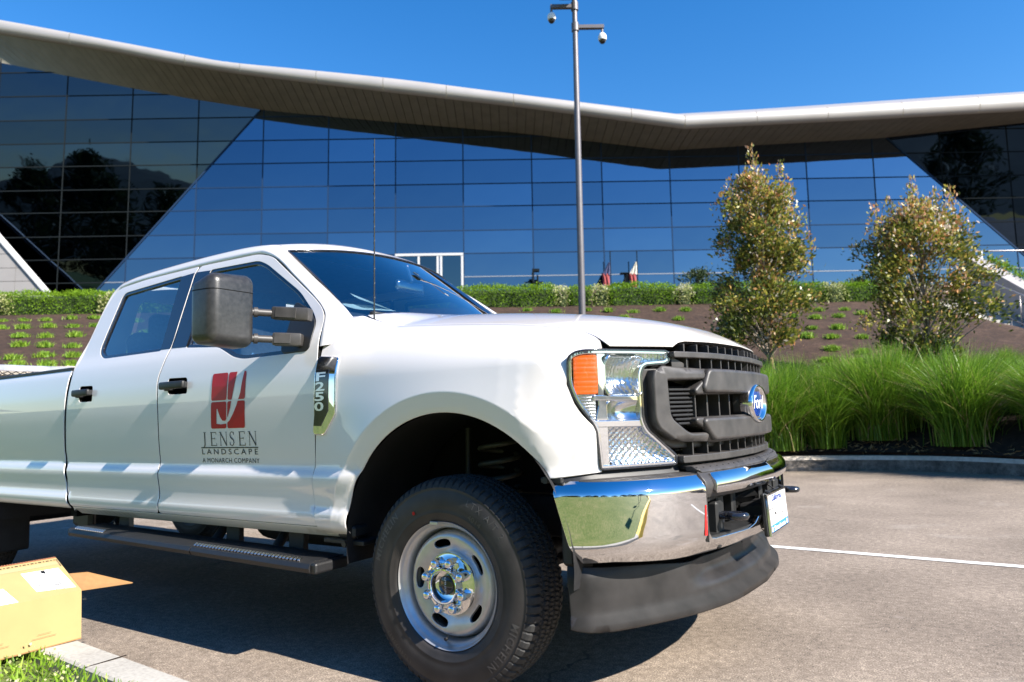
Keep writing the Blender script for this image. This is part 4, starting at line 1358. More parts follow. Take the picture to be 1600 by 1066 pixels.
# ---- lower air dam
voff = pchip([.295, .301, .308, .330, .338, .346, .40, .47, .51], [.010, .028, .034, .032, .020, .002, -.003, -.009, -.021])
def vsurf(u, z):
    o = voff(z)
    uc = np.clip((PF.u(.60) - np.abs(u)) / .22, 0, 1); sc = uc * uc * (3 - 2 * uc)
    o = o - sc * .055 * np.clip((z - .375) / .05, 0, 1) - .0
    x, y = PF.at(u, o)
    return np.stack([x, y, z + 0 * u], -1)
VO = sym([(-.972, .508), (-.968, .318), (-.93, .306), (-.875, .299), (-.52, .298), (0, .303)])
vt = [(.90, .500), (.72, .488), (.60, .474), (.45, .464), (0, .460)]
VO = [p for i, p in enumerate(VO) if i != 6] + vt + [(-y, z) for y, z in reversed(vt[:-1])]
drape('air_dam', U(PF, VO), vsurf, DAM, T, res=.02, depth=.02, bev=.005)
drape('dark_gap_sheet', U(PF, sym([(-.96, .56), (-.96, .43), (-.3, .43)])), surf(PF, -.075), VOID, T, res=.08, depth=.01)  # black sheet painting in the shade of the gap below the bumper
ud = MB(); ud.box((.50, 0, .44), (.30, 1.1, .02)); ud.build('splash_shield', FRAME_BLK, T)

# ---- papers on the dashboard (they only lie there, so they are things of their own)
def sheet(c, w, l, rz, tilt, bend, label):
    P = []
    for i in range(5):
        P.append([((i / 4 - .5) * w, (j / 4 - .5) * l, bend * ((i / 4 - .5) ** 2 * 4)) for j in range(5)])
    o = grid_mesh('paper', P, PAPER, None)
    o.location = c; o.rotation_euler = (tilt[0], tilt[1], rz)
    return tag(o, label, 'paper', 'papers on the dashboard')
sheet((-.855, -.43, 1.602), .20, .36, R_(8), (R_(5), R_(15)), .012, 'loose white paper lying lowest on the dashboard behind the windscreen')
sheet((-.930, -.40, 1.650), .13, .24, R_(15), (R_(-3), R_(24)), .010, 'smaller folded white paper leaning on top of the dashboard papers')
# ================================================================== GROUND AND SETTING
def node_ground(name, stops, scales, rough=.9, bump=(0.4, .01), spec=.3):
    """noise driven ground colour: fine grain over broad patches"""
    m = bpy.data.materials.new(name); m.use_nodes = True
    nt = m.node_tree; p = nt.nodes['Principled BSDF']
    tc = nt.nodes.new('ShaderNodeTexCoord')
    last = None
    for sc, w in scales:
        n = nt.nodes.new('ShaderNodeTexNoise'); n.inputs['Scale'].default_value = sc; n.inputs['Detail'].default_value = 4; n.inputs['Roughness'].default_value = .6
        nt.links.new(tc.outputs['Object'], n.inputs['Vector'])
        mm = nt.nodes.new('ShaderNodeMath'); mm.operation = 'MULTIPLY'; mm.inputs[1].default_value = w
        nt.links.new(n.outputs['Fac'], mm.inputs[0])
        if last is None: last = mm
        else:
            ad = nt.nodes.new('ShaderNodeMath'); ad.operation = 'ADD'
            nt.links.new(last.outputs[0], ad.inputs[0]); nt.links.new(mm.outputs[0], ad.inputs[1]); last = ad
    cr = nt.nodes.new('ShaderNodeValToRGB'); el = cr.color_ramp.elements
    while len(el) > 1: el.remove(el[-1])
    el[0].position = stops[0][0]; el[0].color = (*stops[0][1], 1)
    for s, c in stops[1:]:
        e = el.new(s); e.color = (*c, 1)
    nt.links.new(last.outputs[0], cr.inputs[0]); nt.links.new(cr.outputs[0], p.inputs['Base Color'])
    b = nt.nodes.new('ShaderNodeBump'); b.inputs['Strength'].default_value = bump[0]; b.inputs['Distance'].default_value = bump[1]
    nt.links.new(last.outputs[0], b.inputs['Height']); nt.links.new(b.outputs[0], p.inputs['Normal'])
    p.inputs['Roughness'].default_value = rough; p.inputs['Specular IOR Level'].default_value = spec
    return m, cr, last

ASPH, _, _ = node_ground('asphalt', [(.38, (.050, .041, .034)), (.47, (.182, .145, .113)), (.53, (.245, .198, .156)), (.62, (.50, .41, .325))], [(150, .50), (28, .22), (1.1, .16), (.25, .12)], .85, (.5, .006))
def asphalt_wear(m):
    nt = m.node_tree; p = nt.nodes['Principled BSDF']; L = nt.links
    src = p.inputs['Base Color'].links[0].from_socket
    tc = nt.nodes.new('ShaderNodeTexCoord')
    def noise(scale, det, rough=.5, dist=0.0):
        n = nt.nodes.new('ShaderNodeTexNoise'); n.inputs['Scale'].default_value = scale; n.inputs['Detail'].default_value = det
        n.inputs['Roughness'].default_value = rough; n.inputs['Distortion'].default_value = dist
        L.new(tc.outputs['Object'], n.inputs['Vector']); return n
    def ramp(sock, a, b, lo=0., hi=1.):
        r = nt.nodes.new('ShaderNodeMapRange'); r.inputs['From Min'].default_value = a; r.inputs['From Max'].default_value = b
        r.inputs['To Min'].default_value = lo; r.inputs['To Max'].default_value = hi; L.new(sock, r.inputs['Value']); return r.outputs[0]
    def mix(fac, a, col, mode='MIX'):
        x = nt.nodes.new('ShaderNodeMixRGB'); x.blend_type = mode
        L.new(fac, x.inputs[0]); L.new(a, x.inputs[1]); x.inputs[2].default_value = (*col, 1); return x.outputs[0]
    # pale scuffs, oil stains, hairline cracks and loose pale stones
    c = mix(ramp(noise(.9, 6, .65, 1.2).outputs['Fac'], .60, .74, 0, .45), src, (.42, .37, .32))
    c = mix(ramp(noise(.55, 3, .5, .4).outputs['Fac'], .60, .75, 0, .55), c, (.055, .048, .043))
    v = nt.nodes.new('ShaderNodeTexVoronoi'); v.feature = 'DISTANCE_TO_EDGE'; v.inputs['Scale'].default_value = .42
    w = noise(2.2, 4, .6); ad = nt.nodes.new('ShaderNodeVectorMath'); ad.operation = 'MULTIPLY_ADD'
    L.new(w.outputs['Color'], ad.inputs[0]); ad.inputs[1].default_value = (.5, .5, 0); L.new(tc.outputs['Object'], ad.inputs[2]); L.new(ad.outputs[0], v.inputs['Vector'])
    cr = ramp(v.outputs['Distance'], .0, .006, 1, 0)
    mk_ = nt.nodes.new('ShaderNodeMath'); mk_.operation = 'MULTIPLY'; L.new(cr, mk_.inputs[0]); L.new(ramp(noise(.35, 2).outputs['Fac'], .50, .62, 0, .7), mk_.inputs[1])
    c = mix(mk_.outputs[0], c, (.05, .045, .04))
    st = nt.nodes.new('ShaderNodeTexVoronoi'); st.inputs['Scale'].default_value = 95; L.new(tc.outputs['Object'], st.inputs['Vector'])
    sp_ = ramp(st.outputs['Distance'], .10, .22, 1, 0)
    sel = nt.nodes.new('ShaderNodeMath'); sel.operation = 'GREATER_THAN'; sel.inputs[1].default_value = .80
    sx = nt.nodes.new('ShaderNodeSeparateColor'); L.new(st.outputs['Color'], sx.inputs[0]); L.new(sx.outputs[0], sel.inputs[0])
    m2 = nt.nodes.new('ShaderNodeMath'); m2.operation = 'MULTIPLY'; L.new(sp_, m2.inputs[0]); L.new(sel.outputs[0], m2.inputs[1])
    c = mix(m2.outputs[0], c, (.52, .46, .39))
    L.new(c, p.inputs['Base Color'])
asphalt_wear(ASPH)
MULCH, _, _ = node_ground('mulch', [(.34, (.020, .012, .009)), (.5, (.043, .0245, .0155)), (.62, (.076, .044, .029)), (.7, (.20, .15, .11))], [(9, .5), (2.2, .3), (.4, .2)], .95, (.9, .05))
SOIL, _, _ = node_ground('dark_soil', [(.35, (.008, .006, .005)), (.65, (.035, .024, .018))], [(9, .6), (2, .4)], .95, (.8, .03))
CONC, _, _ = node_ground('kerb_concrete', [(.36, (.30, .28, .25)), (.55, (.42, .395, .35)), (.68, (.50, .475, .43))], [(60, .5), (5, .3), (.8, .2)], .85, (.25, .003))
KERB_D, _, _ = node_ground('scuffed_shaded_kerb', [(.36, (.045, .040, .034)), (.5, (.125, .108, .090)), (.66, (.27, .235, .20))], [(3.0, .4), (14, .35), (70, .25)], .9, (.4, .006))  # dark tone carries the face's shade as well as scuffs
KERB_T, _, _ = node_ground('kerb_top', [(.36, (.38, .33, .27)), (.62, (.62, .54, .45))], [(20, .5), (2, .5)], .9, (.3, .004))  # lighter copy of the kerb concrete, brightness put into the colour
LAWN, _, _ = node_ground('lawn', [(.34, (.050, .075, .016)), (.5, (.105, .14, .032)), (.66, (.21, .20, .08))], [(14, .45), (1.2, .3), (.1, .25)], .9, (.7, .05))
HILL, _, _ = node_ground('hill_scrub', [(.36, (.022, .032, .026)), (.55, (.036, .048, .038)), (.68, (.07, .07, .05))], [(.05, .6), (.01, .4)], .95, (.3, 1))
PAINTW, _, _ = node_ground('road_paint', [(.36, (.26, .23, .20)), (.47, (.70, .68, .64)), (.7, (.82, .81, .78))], [(90, .5), (14, .5)], .7, (.3, .002))
KYEL, _, _ = node_ground('yellow_kerb_paint', [(.35, (.60, .40, .04)), (.65, (.75, .52, .06))], [(30, .6), (4, .4)], .7, (.2, .003))

lot = mk('asphalt_lot', [(-120, -120, 0), (120, -120, 0), (120, 120, 0), (-120, 120, 0)], [(0, 1, 2, 3)], ASPH, None, False)
tag(lot, 'tan grey asphalt of the car park', kind='structure')
def strip(name, pts, w, z, m, label):
    V = []; Fc = []
    for i, p in enumerate(pts):
        a = np.array(pts[max(i - 1, 0)]); b = np.array(pts[min(i + 1, len(pts) - 1)])
        d = (b - a) / np.linalg.norm(b - a); n = np.array([-d[1], d[0]])
        V += [(*(np.array(p) + n * w / 2), z), (*(np.array(p) - n * w / 2), z)]
    for i in range(len(pts) - 1): Fc.append((2 * i, 2 * i + 1, 2 * i + 3, 2 * i + 2))
    return tag(mk(name, V, Fc, m, None, False), label, kind='structure')
strip('parking_line', [(-4.9, 2.70), (0.406, 2.38), (1.902, 2.288), (5.6, 2.06)], .085, .004, PAINTW, 'white painted bay line beside the truck')
strip('parking_line', [(-4.9, 5.95), (-8.8, 6.2)], .10, .004, PAINTW, 'white painted bay line in the row beyond')

# ---- near kerb and the verge the photographer stands on
nk = [(-9.0, -1.115), (-3.0, -1.458), (-1.456, -1.545), (-.60, -1.594), (2.0, -1.742), (2.9, -1.80)]
def sweep(name, line, prof, m, label, kind='structure'):
    """prof: (offset to the right of travel, z)"""
    P = []
    L = np.array(line, float)
    for i in range(len(L)):
        a = L[max(i - 1, 0)]; b = L[min(i + 1, len(L) - 1)]
        d = (b - a) / np.linalg.norm(b - a); n = np.array([d[1], -d[0]])
        P.append([(*(L[i] + n * o), z) for o, z in prof])
    o = grid_mesh(name, P, m, None, smooth=False)
    return tag(o, label, kind=kind)
KP = [(-.012, 0), (-.002, .13), (.012, .148), (.14, .152), (.150, .145), (.152, .05)]
sweep('kerb', nk, KP, CONC, 'pale concrete kerb at the edge of the verge')
# joints across the near kerb
jm = MB()
for x in (-7, -5.2, -3.4, -1.12, .6, 2.2):
    y = np.interp(x, [p[0] for p in nk], [p[1] for p in nk])
    jm.box((x, y - .072, .1516), (.006, .150, .003))
tag(jm.build('kerb_joint', SOIL, None), 'dark joints across the pale kerb', kind='structure')
sweep('kerb', [(2.9, -1.80), (5.0, -1.92), (9.0, -2.4), (14, -3.6), (22, -7)], KP, KYEL, 'yellow painted kerb further along the verge')
xs = np.concatenate([np.linspace(-60, -10, 8), np.linspace(-8, 8, 22), np.linspace(10, 60, 8)])
P = []
for x in xs:
    yk = float(np.interp(x, [-9, -3, -1.456, -.6, 2, 2.9, 5, 9, 14, 22], [-1.115, -1.458, -1.545, -1.594, -1.742, -1.80, -1.92, -2.4, -3.6, -7])) - .150
    if x < -9: yk = -1.265
    if x > 22: yk = -7.15 - (x - 22) * .5
    row = []
    for d, z in ((0, .10), (.05, .13), (.3, .14), (1.2, .16), (2.5, .30), (5, .95), (9, 1.9), (16, 2.6), (30, 2.4), (60, 1.0), (112, .5)):
        row.append((x, yk - d, z + .02 * math.sin(x * 1.7 + d * 2.1)))
    P.append(row)
verge = grid_mesh('verge', P, LAWN, None, flip=False)
tag(verge, 'green grass verge on the near side of the car park', kind='structure')

# ---- far kerb, planting bed and terrain in the camera-set site axes
KA = [-60, -30, -12, -5, 0, 3, 4.41, 5.05, 5.81, 6.32, 6.58, 6.76, 7.2, 8.3, 9.5, 12, 40]
KB = [17, 15, 13.8, 12.9, 12.2, 11.75, 11.42, 11.27, 10.81, 10.36, 9.92, 9.43, 8, 6, 4, 2, -8]
def kb(a): return np.interp(a, KA, KB)
def lot_h(a, b):
    p0 = site(a, b, 0.0)
    return -p0[..., 2] / G_[2]
def h15(a): return np.interp(a, [-11, 6.84, 10.4, 14], [1.2, .68, .85, .9])
def stair_h(b): return np.clip(3.7 - (24.5 - b) * .5, .2, 3.7)
def terr(a, b):
    a = np.asarray(a, float); b = np.asarray(b, float)
    k = kb(a); hk = lot_h(a, b) + .20
    t1 = np.clip((b - k) / np.maximum(15 - k, .5), 0, 1)
    low = hk * (1 - t1) + h15(a) * t1
    t2 = np.clip((b - 15) / 9, 0, 1)
    h = np.where(b < 15, low, h15(a) * (1 - t2) + 3.75 * t2)
    h = np.where(b > 25.5, 3.75 + np.clip((b - 25.5) / 10.5, 0, 1) * 2.7, h)
    cut = np.clip((a - 13.9) / .4, 0, 1) * np.clip((17.6 - a) / .4, 0, 1)
    return np.where((b > 14) & (b < 26), h * (1 - cut) + np.minimum(h, stair_h(b) - .35) * cut, h)
kc = []
for a, b in zip(KA, KB):
    p = site(a, b, float(lot_h(np.array(a), np.array(b)))); kc.append((p[0], p[1]))
kc = np.array(kc)
s_ = np.arange(len(kc))
f0, f1 = pchip(s_, kc[:, 0]), pchip(s_, kc[:, 1])
tt = np.linspace(1, len(kc) - 2, 110)
kline = list(zip(f0(tt), f1(tt)))
FK = [(.02, 0), (.0, .165)]
FT = [(-.0005, .166), (-.045, .222), (-.17, .225), (-.18, .12)]
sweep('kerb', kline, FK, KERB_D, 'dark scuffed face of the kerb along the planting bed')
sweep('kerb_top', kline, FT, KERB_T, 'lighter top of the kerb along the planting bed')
aa = np.unique(np.concatenate([np.linspace(-60, -20, 12), np.linspace(-18, 18, 80), np.linspace(20, 40, 8)]))
P = []
for a in aa:
    row = []
    k = float(kb(a)) + .16
    for b in list(k + (15 - k) * np.linspace(0, 1, 8)) + list(np.linspace(15.4, 24, 22)) + [24.6, 25.5, 28, 32, 36, 44, 60, 90]:
        h = float(terr(a, b)) - (.05 if b == k else 0)
        if b > 16 and b < 24: h += .03 * math.sin(a * 3.1 + b * 2.3) * math.sin(b * 1.9 - a)
        row.append(site(a, b, h))
    P.append(row)
tr_o = grid_mesh('mulch_slope', P, MULCH, None, flip=False)
tag(tr_o, 'dark brown mulched slope rising to the hedge', kind='structure')

# ---- planter wall at the left
def sbox(mb, a0, a1, b0, b1, h0, h1, bev=0.0):
    return mb.box(((a0 + a1) / 2, (b0 + b1) / 2, (h0 + h1) / 2), (a1 - a0, b1 - b0, h1 - h0), bev, M=SITE_M)
pw = empty('planter_wall', sitev(-13, 15, -1.2), 'rough grey low retaining wall at the foot of the mulched slope behind the truck bed', 'wall')
def under(o, root):
    o.parent = root
    o.matrix_parent_inverse = Matrix.Translation(-root.location)
    return o
def spart(mbd, name, m, root, **k):
    o = mbd.build(name, m, None, **k)
    return under(o, root)
x = -24.0
while x < -9.4:
    w = random.uniform(.5, .9); w = min(w, -9.38 - x)
    mb = MB(); sbox(mb, x, x + w - .012, 14.75 + random.uniform(-.01, .01), 15.1, 1.02, 1.20 + random.uniform(-.01, .012), .015)
    spart(mb, 'coping_stone', KERB_T, pw); x += w
mb = MB(); sbox(mb, -24, -9.42, 14.8, 15.05, -1.6, 1.02); spart(mb, 'wall_base', KERB_D, pw)

# ---- plants
def leaf_quads(C, size, rng, up=.0, asp=.5, dirs=None, droop=0):
    """diamond leaves about the points C"""
    n = len(C)
    d = rng.normal(size=(n, 3)) if dirs is None else dirs + rng.normal(size=(n, 3)) * .55
    d[:, 2] += up
    d /= np.linalg.norm(d, axis=1)[:, None]
    r = rng.normal(size=(n, 3)); s = np.cross(d, r); s /= np.linalg.norm(s, axis=1)[:, None] + 1e-9
    L = size * rng.uniform(.7, 1.3, n)[:, None]
    nrm = np.cross(d, s)
    a = C; b = C + d * L * .5 + s * L * asp * .5 + nrm * L * .06; c = C + d * L; e = C + d * L * .5 - s * L * asp * .5 + nrm * L * .06
    return np.stack([a, b, c, e], 1).reshape(-1, 3)

TREE_LEAF = leaf_mat('tree_leaf', [(0, (.035, .055, .012)), (.30, (.085, .11, .018)), (.48, (.20, .225, .036)), (.68, (.38, .34, .06)), (.82, (.52, .29, .11)), (.93, (.50, .20, .09)), (1, (.72, .62, .50))], .35, .36, .5)  # palest stop paints leaf shine into the colour
BARK = mat('bark', (.20, .13, .075), rough=.9, noise=(14, .45, 5), bump=(25, .8, .01))
TWIG = mat('pale_twig', (.30, .25, .20), rough=.85)
BG_LEAF = leaf_mat('dark_leaf', [(0, (.012, .022, .008)), (.5, (.030, .052, .016)), (1, (.065, .09, .025))], .2, .6, .3)
HEDGE_LEAF = leaf_mat('hedge_leaf', [(0, (.055, .115, .008)), (.5, (.13, .24, .013)), (1, (.23, .36, .022))], .35, .65, .15)
FLOWER_LEAF = leaf_mat('variegated_leaf', [(0, (.10, .16, .03)), (.4, (.30, .34, .10)), (.75, (.46, .45, .22)), (1, (.66, .62, .44))], .3, .5, .3)
GRASS_LEAF = leaf_mat('grass_blade', [(0, (.030, .075, .008)), (.4, (.105, .225, .016)), (.75, (.225, .375, .03)), (.93, (.27, .37, .05)), (1, (.40, .31, .14))], .40, .42, .4)
TUFT_LEAF = leaf_mat('tuft_blade', [(0, (.08, .16, .015)), (.6, (.19, .34, .025)), (1, (.33, .44, .06))], .4, .5, .3)

def make_tree(root, prof, skew, nclu, nper, leaf, seed, lm=TREE_LEAF, trunk_r=.05, asp=.48, limb=True, twigs=True, tone_top=.25, base_h=0.0, spread=.22, leaders=()):
    """prof: (height above the base, half width)"""
    r_ = np.random.default_rng(seed)
    hs = [p[0] for p in prof]; ws = [p[1] for p in prof]
    top = hs[-1]
    tb = MB()
    kp = [(0, 0, -.1)] + [(.04 * math.sin(i * 1.7 + seed), .04 * math.cos(i * 2.1 + seed), top * .93 * (i / 9)) for i in range(1, 10)]
    tb.tube(kp, [trunk_r * (1.25 if i == 0 else 1 - .09 * i) + .004 for i in range(10)], 9)
    C = []; Tn = []; Dd = []
    mb2 = MB()
    for i in range(nclu):
        t = r_.random() ** .85
        h = hs[0] + (top - hs[0]) * t
        w = np.interp(h, hs, ws)
        rr = w * math.sqrt(r_.uniform(.10, 1.38)); an = r_.uniform(0, 2 * math.pi)
        lump = .82 + .42 * math.sin(3 * an + h * 2.3 + seed) * math.sin(h * 3.9 + seed * 2)
        c = np.array([rr * math.cos(an) * lump + skew(h), rr * math.sin(an) * lump, h])
        if limb and r_.random() < (.30 if twigs else .15):
            s0 = max(h - .35 - rr * .9, hs[0] * .6)
            st_ = np.array([skew(h) * .3, 0, s0])
            mid = st_ * .45 + c * .55 + np.array([0, 0, .06])
            mb2.tube([tuple(st_), tuple(mid), tuple(c)], [.018, .011, .004], 5, cap=False)
        n = int(nper * r_.uniform(.5, 1.4))
        q = r_.normal(size=(n, 3)) * spread * np.array([1, 1, .9]) * (.75 if w > .3 else .5)
        C.append(c + q)
        o = np.array([c[0] - skew(h), c[1], .3]); o = o / (np.linalg.norm(o) + 1e-6)
        Dd.append(np.repeat(o[None], n, 0) * .7)
        Tn.append(np.clip(r_.normal(.46, .22, n) + r_.normal(0, .12) + tone_top * (t - .5), 0, 1))
    for (lx, ly, lh0, lh1) in leaders:
        for h in np.arange(lh0, lh1, .11):
            t = (h - lh0) / (lh1 - lh0)
            n = int(34 * (1 - .75 * t)); c = np.array([lx + .05 * math.sin(h * 5), ly, h])
            C.append(c + r_.normal(size=(n, 3)) * np.array([1, 1, .8]) * (.12 * (1 - t) + .035))
            Dd.append(np.repeat(np.array([[0, 0, .9]]), n, 0)); Tn.append(np.clip(r_.normal(.70, .18, n), 0, 1))
        mb2.tube([(lx * .6, ly * .6, lh0 - .6), (lx, ly, lh0), (lx, ly, lh1)], [.014, .009, .003], 5, cap=False)
    C = np.concatenate(C); Tn = np.concatenate(Tn); Dd = np.concatenate(Dd)
    V = leaf_quads(C, leaf, r_, .25, asp, Dd)
    me = quads_mesh('crown', V, len(C)); float_attr(me, np.repeat(Tn, 4))
    tro = link('trunk', tb.mesh('trunk', True), BARK, root)
    cro = link('crown', me, lm, root); cro['kind'] = 'stuff'
    if limb: link('limbs', mb2.mesh('limbs', True), TWIG if twigs else BARK, root)
    return root

def site_root(name, a, b, h, label, cat, group=None, rz=0.0):
    o = empty(name, sitev(a, b, h), label, cat, group)
    o.rotation_euler = (0, 0, math.atan2(A_[1], A_[0]) + rz)
    return o
t1 = site_root('young_tree', 5.22, 14, .72, 'tall slender young tree with olive and coppery leaves, nearer the truck grille', 'tree', 'young trees on the planted slope')
make_tree(t1, [(.55, .36), (.9, .85), (1.4, .98), (2.0, .82), (2.6, .80), (3.2, .70), (3.6, .52), (3.9, .28), (4.0, .10)], lambda h: -.13 - .08 * math.sin(h * 1.9), 150, 140, .088, 3, trunk_r=.05, spread=.165, leaders=((-.10, 0, 3.6, 4.72), (-.58, .1, 3.3, 4.15), (.38, -.1, 3.3, 4.3), (.60, .1, 3.0, 3.9), (-.30, -.1, 3.5, 4.25)))
t2 = site_root('young_tree', 8.40, 14, .76, 'broader young tree with pale coppery leaf tips beside the concrete stairs', 'tree', 'young trees on the planted slope')
make_tree(t2, [(.12, .45), (.6, .85), (1.2, 1.02), (1.9, .95), (2.4, .88), (2.8, .72), (3.1, .46), (3.3, .15)], lambda h: -.10 + .08 * math.sin(h * 2.3), 150, 130, .088, 8, trunk_r=.05, tone_top=.40, spread=.17, leaders=((-.85, 0, 2.7, 3.45), (-.45, .1, 2.8, 3.6), (-.15, -.1, 2.9, 3.95), (.10, .1, 2.9, 3.85), (.42, 0, 2.8, 3.7), (.66, -.1, 2.7, 3.8)))

# ornamental grasses behind the kerb
def blades(n, h, spread, seed, width=.011, seg=5, tone=(.5, .22), lean=1.0, base=.10):
    r_ = np.random.default_rng(seed)
    an = r_.uniform(0, 2 * math.pi, n); ln = h * r_.uniform(.55, 1.12, n)
    out = np.abs(r_.normal(.45, .28, n)) * spread * lean
    b0 = r_.normal(size=(n, 2)) * base
    tw = r_.uniform(0, math.pi, n)
    wv = width * r_.uniform(.6, 1.3, n)
    side_ = np.stack([np.cos(tw), np.sin(tw), np.zeros(n)], 1)
    rows = []
    for k in range(seg + 1):
        t = k / seg
        rad = out * (t ** 1.9); z = ln * (t - .38 * (out / spread) * t ** 3.0)
        p = np.stack([b0[:, 0] + np.cos(an) * rad, b0[:, 1] + np.sin(an) * rad, z], 1)
        w = wv * (1 - t ** 2.2) + .0012
        rows.append((p - side_ * w[:, None] / 2, p + side_ * w[:, None] / 2))
    Q = []
    for k in range(seg):
        Q.append(np.stack([rows[k][0], rows[k][1], rows[k + 1][1], rows[k + 1][0]], 1))
    V = np.stack(Q, 1).reshape(-1, 3)
    tn = np.clip(r_.normal(tone[0], tone[1], n), 0, 1)
    tn = np.where(r_.random(n) < .05, 1.0, tn * .95)
    T_ = np.repeat(tn, seg * 4)
    me = quads_mesh('blades', V, n * seg)
    float_attr(me, T_)
    return me
GM = [blades(1900, 1.58, 1.55, 21, .012, base=.12), blades(1900, 1.52, 1.65, 22, .012, base=.14), blades(1700, 1.44, 1.5, 23, .012, base=.14)]
front = [(5.16, 11.62, 0, .86, 'arching green ornamental grass clump by the kerb, nearest the truck bumper'),
         (6.66, 10.45, 1, .88, 'arching green ornamental grass clump by the kerb, in front of the broader tree'),
         (7.45, 9.75, 2, .90, 'dense green ornamental grass clump by the kerb at the right edge of view')]
back = [(4.0, 12.5, 2, .72), (5.7, 12.4, 0, .75), (6.4, 12.7, 1, .72), (7.2, 12.2, 2, .78), (7.9, 11.8, 0, .8), (8.6, 12.2, 1, .8), (7.7, 13.1, 0, .66), (9.2, 11.6, 2, .85),
        (8.9, 13.0, 2, .7), (9.9, 12.6, 0, .8), (3.0, 12.7, 1, .75), (10.2, 11.2, 1, .85), (9.6, 13.6, 1, .68), (10.8, 13.2, 2, .75), (4.3, 11.95, 1, .80), (7.55, 12.75, 1, .72), (8.4, 11.4, 0, .82), (9.0, 10.9, 1, .85),
        (5.05, 12.6, 1, .70), (3.4, 12.2, 0, .8), (6.5, 12.0, 0, .76), (8.3, 13.4, 0, .62), (10.4, 12.3, 0, .8), (7.6, 8.9, 0, .8), (8.2, 9.4, 1, .82), (7.3, 11.5, 0, .80), (7.75, 10.6, 2, .82), (8.4, 10.3, 0, .84), (9.0, 9.9, 2, .85), (4.45, 11.75, 1, .72), (8.1, 8.2, 1, .8), (7.3, 9.35, 2, .9), (5.9, 12.0, 2, .9), (5.95, 11.5, 1, .8), (6.35, 11.6, 0, .8), (7.0, 10.9, 2, .85), (2.4, 12.15, 1, .9), (1.3, 12.5, 0, .9), (.2, 12.6, 2, .9), (-1.0, 12.75, 1, .9), (-2.3, 12.9, 0, .9), (1.9, 13.0, 2, .9), (-.4, 13.2, 0, .9)]
def clump(a, b, mi, sc, label, group=None):
    sc = min(.95, max(.42, (.064 * b - float(terr(a, b))) / 1.22)) * random.uniform(.93, 1.06)
    o = empty('ornamental_grass', sitev(a, b, float(terr(a, b)) - .03))
    f = link('blades', GM[mi], GRASS_LEAF, o); f['kind'] = 'stuff'
    o.rotation_euler = (0, 0, random.uniform(0, 6)); o.scale = (sc, sc, sc * random.uniform(.94, 1.04))
    return tag(o, label, 'ornamental grass', group)
for a, b, mi, sc, lb in front: clump(a, b, mi, sc, lb, 'ornamental grasses along the kerb')
for a, b, mi, sc in back: clump(a, b, mi, sc, 'green ornamental grass clump massed behind the front clumps along the kerb', 'ornamental grasses massed behind the kerb')
# soil under them
aa2 = np.linspace(-2, 12, 40); P = []
for a in aa2:
    k = float(kb(a)) + .17
    P.append([site(a, b, float(terr(a, b)) + .012) for b in np.linspace(k, max(14.3, k + .4), 8)])
tag(grid_mesh('planting_bed', P, SOIL, None), 'dark soil under the ornamental grasses', kind='structure')

# dead blades and leaf litter lying on the soil along the kerb
r_ = np.random.default_rng(5); n = 900
la = r_.uniform(3.2, 8.2, n); lb_ = kb(la) + .18 + np.abs(r_.normal(0, .35, n))
Cl = site(la, lb_, terr(la, lb_) + .02)
dd_ = r_.normal(size=(n, 3)); dd_[:, 2] *= .15
V = leaf_quads(Cl, .10, r_, 0, .16, dd_)
me = quads_mesh('leaf_litter', V, n); float_attr(me, np.repeat(np.clip(r_.normal(.5, .25, n), 0, 1), 4))
LITTER = leaf_mat('dry_straw', [(0, (.10, .06, .03)), (.5, (.28, .20, .09)), (1, (.45, .36, .20))], .2, .8, .2)
tag(link('leaf_litter', me, LITTER), 'dry straw and leaf litter on the soil along the kerb', 'litter', kind='stuff')

# tufts on the slope
TM = [blades(240, .19, .17, 40 + k, .020, 3, (.55, .25), 1.0, .075) for k in range(4)]
TL = [(-16.29, 22.24), (-15.21, 20.71), (-15.67, 22.32), (-15.0, 22.37), (-14.31, 22.58), (-13.61, 22.66), (-14.49, 20.63), (-13.85, 20.82), (-13.04, 20.71), (-12.44, 20.79), (-13.46, 19.08), (-12.63, 18.89), (-11.93, 19.03), (-12.38, 17.55), (-11.73, 17.5), (-10.93, 17.34), (-11.4, 15.95), (-10.82, 16.16), (-10.17, 16.18), (-10.76, 15.2), (-10.12, 15.2), (-9.59, 15.25), (-12.21, 21.39), (-11.64, 21.61), (-10.97, 21.66), (-10.63, 18.95), (-10.04, 19.16), (-9.29, 16.74), (-8.9, 17.16), (-11.16, 18.97)]
TR = [(4.88, 22.79), (5.72, 22.71), (5.11, 21.26), (9.87, 22.24), (10.68, 22.26), (9.2, 21.03), (9.94, 21.11), (8.48, 19.63), (9.14, 19.5), (7.89, 18.61), (8.49, 18.47), (9.18, 18.26), (7.89, 17.24), (8.46, 16.87), (7.32, 16.26), (7.97, 16.13), (9.25, 17.03), (0.54, 23.08), (1.47, 22.76), (2.52, 22.95), (3.18, 22.76), (3.95, 22.5), (8.66, 21.32), (10.84, 21.53)]
ORD = ['first', 'second', 'third', 'fourth', 'fifth', 'sixth', 'seventh', 'eighth', 'ninth', 'tenth']
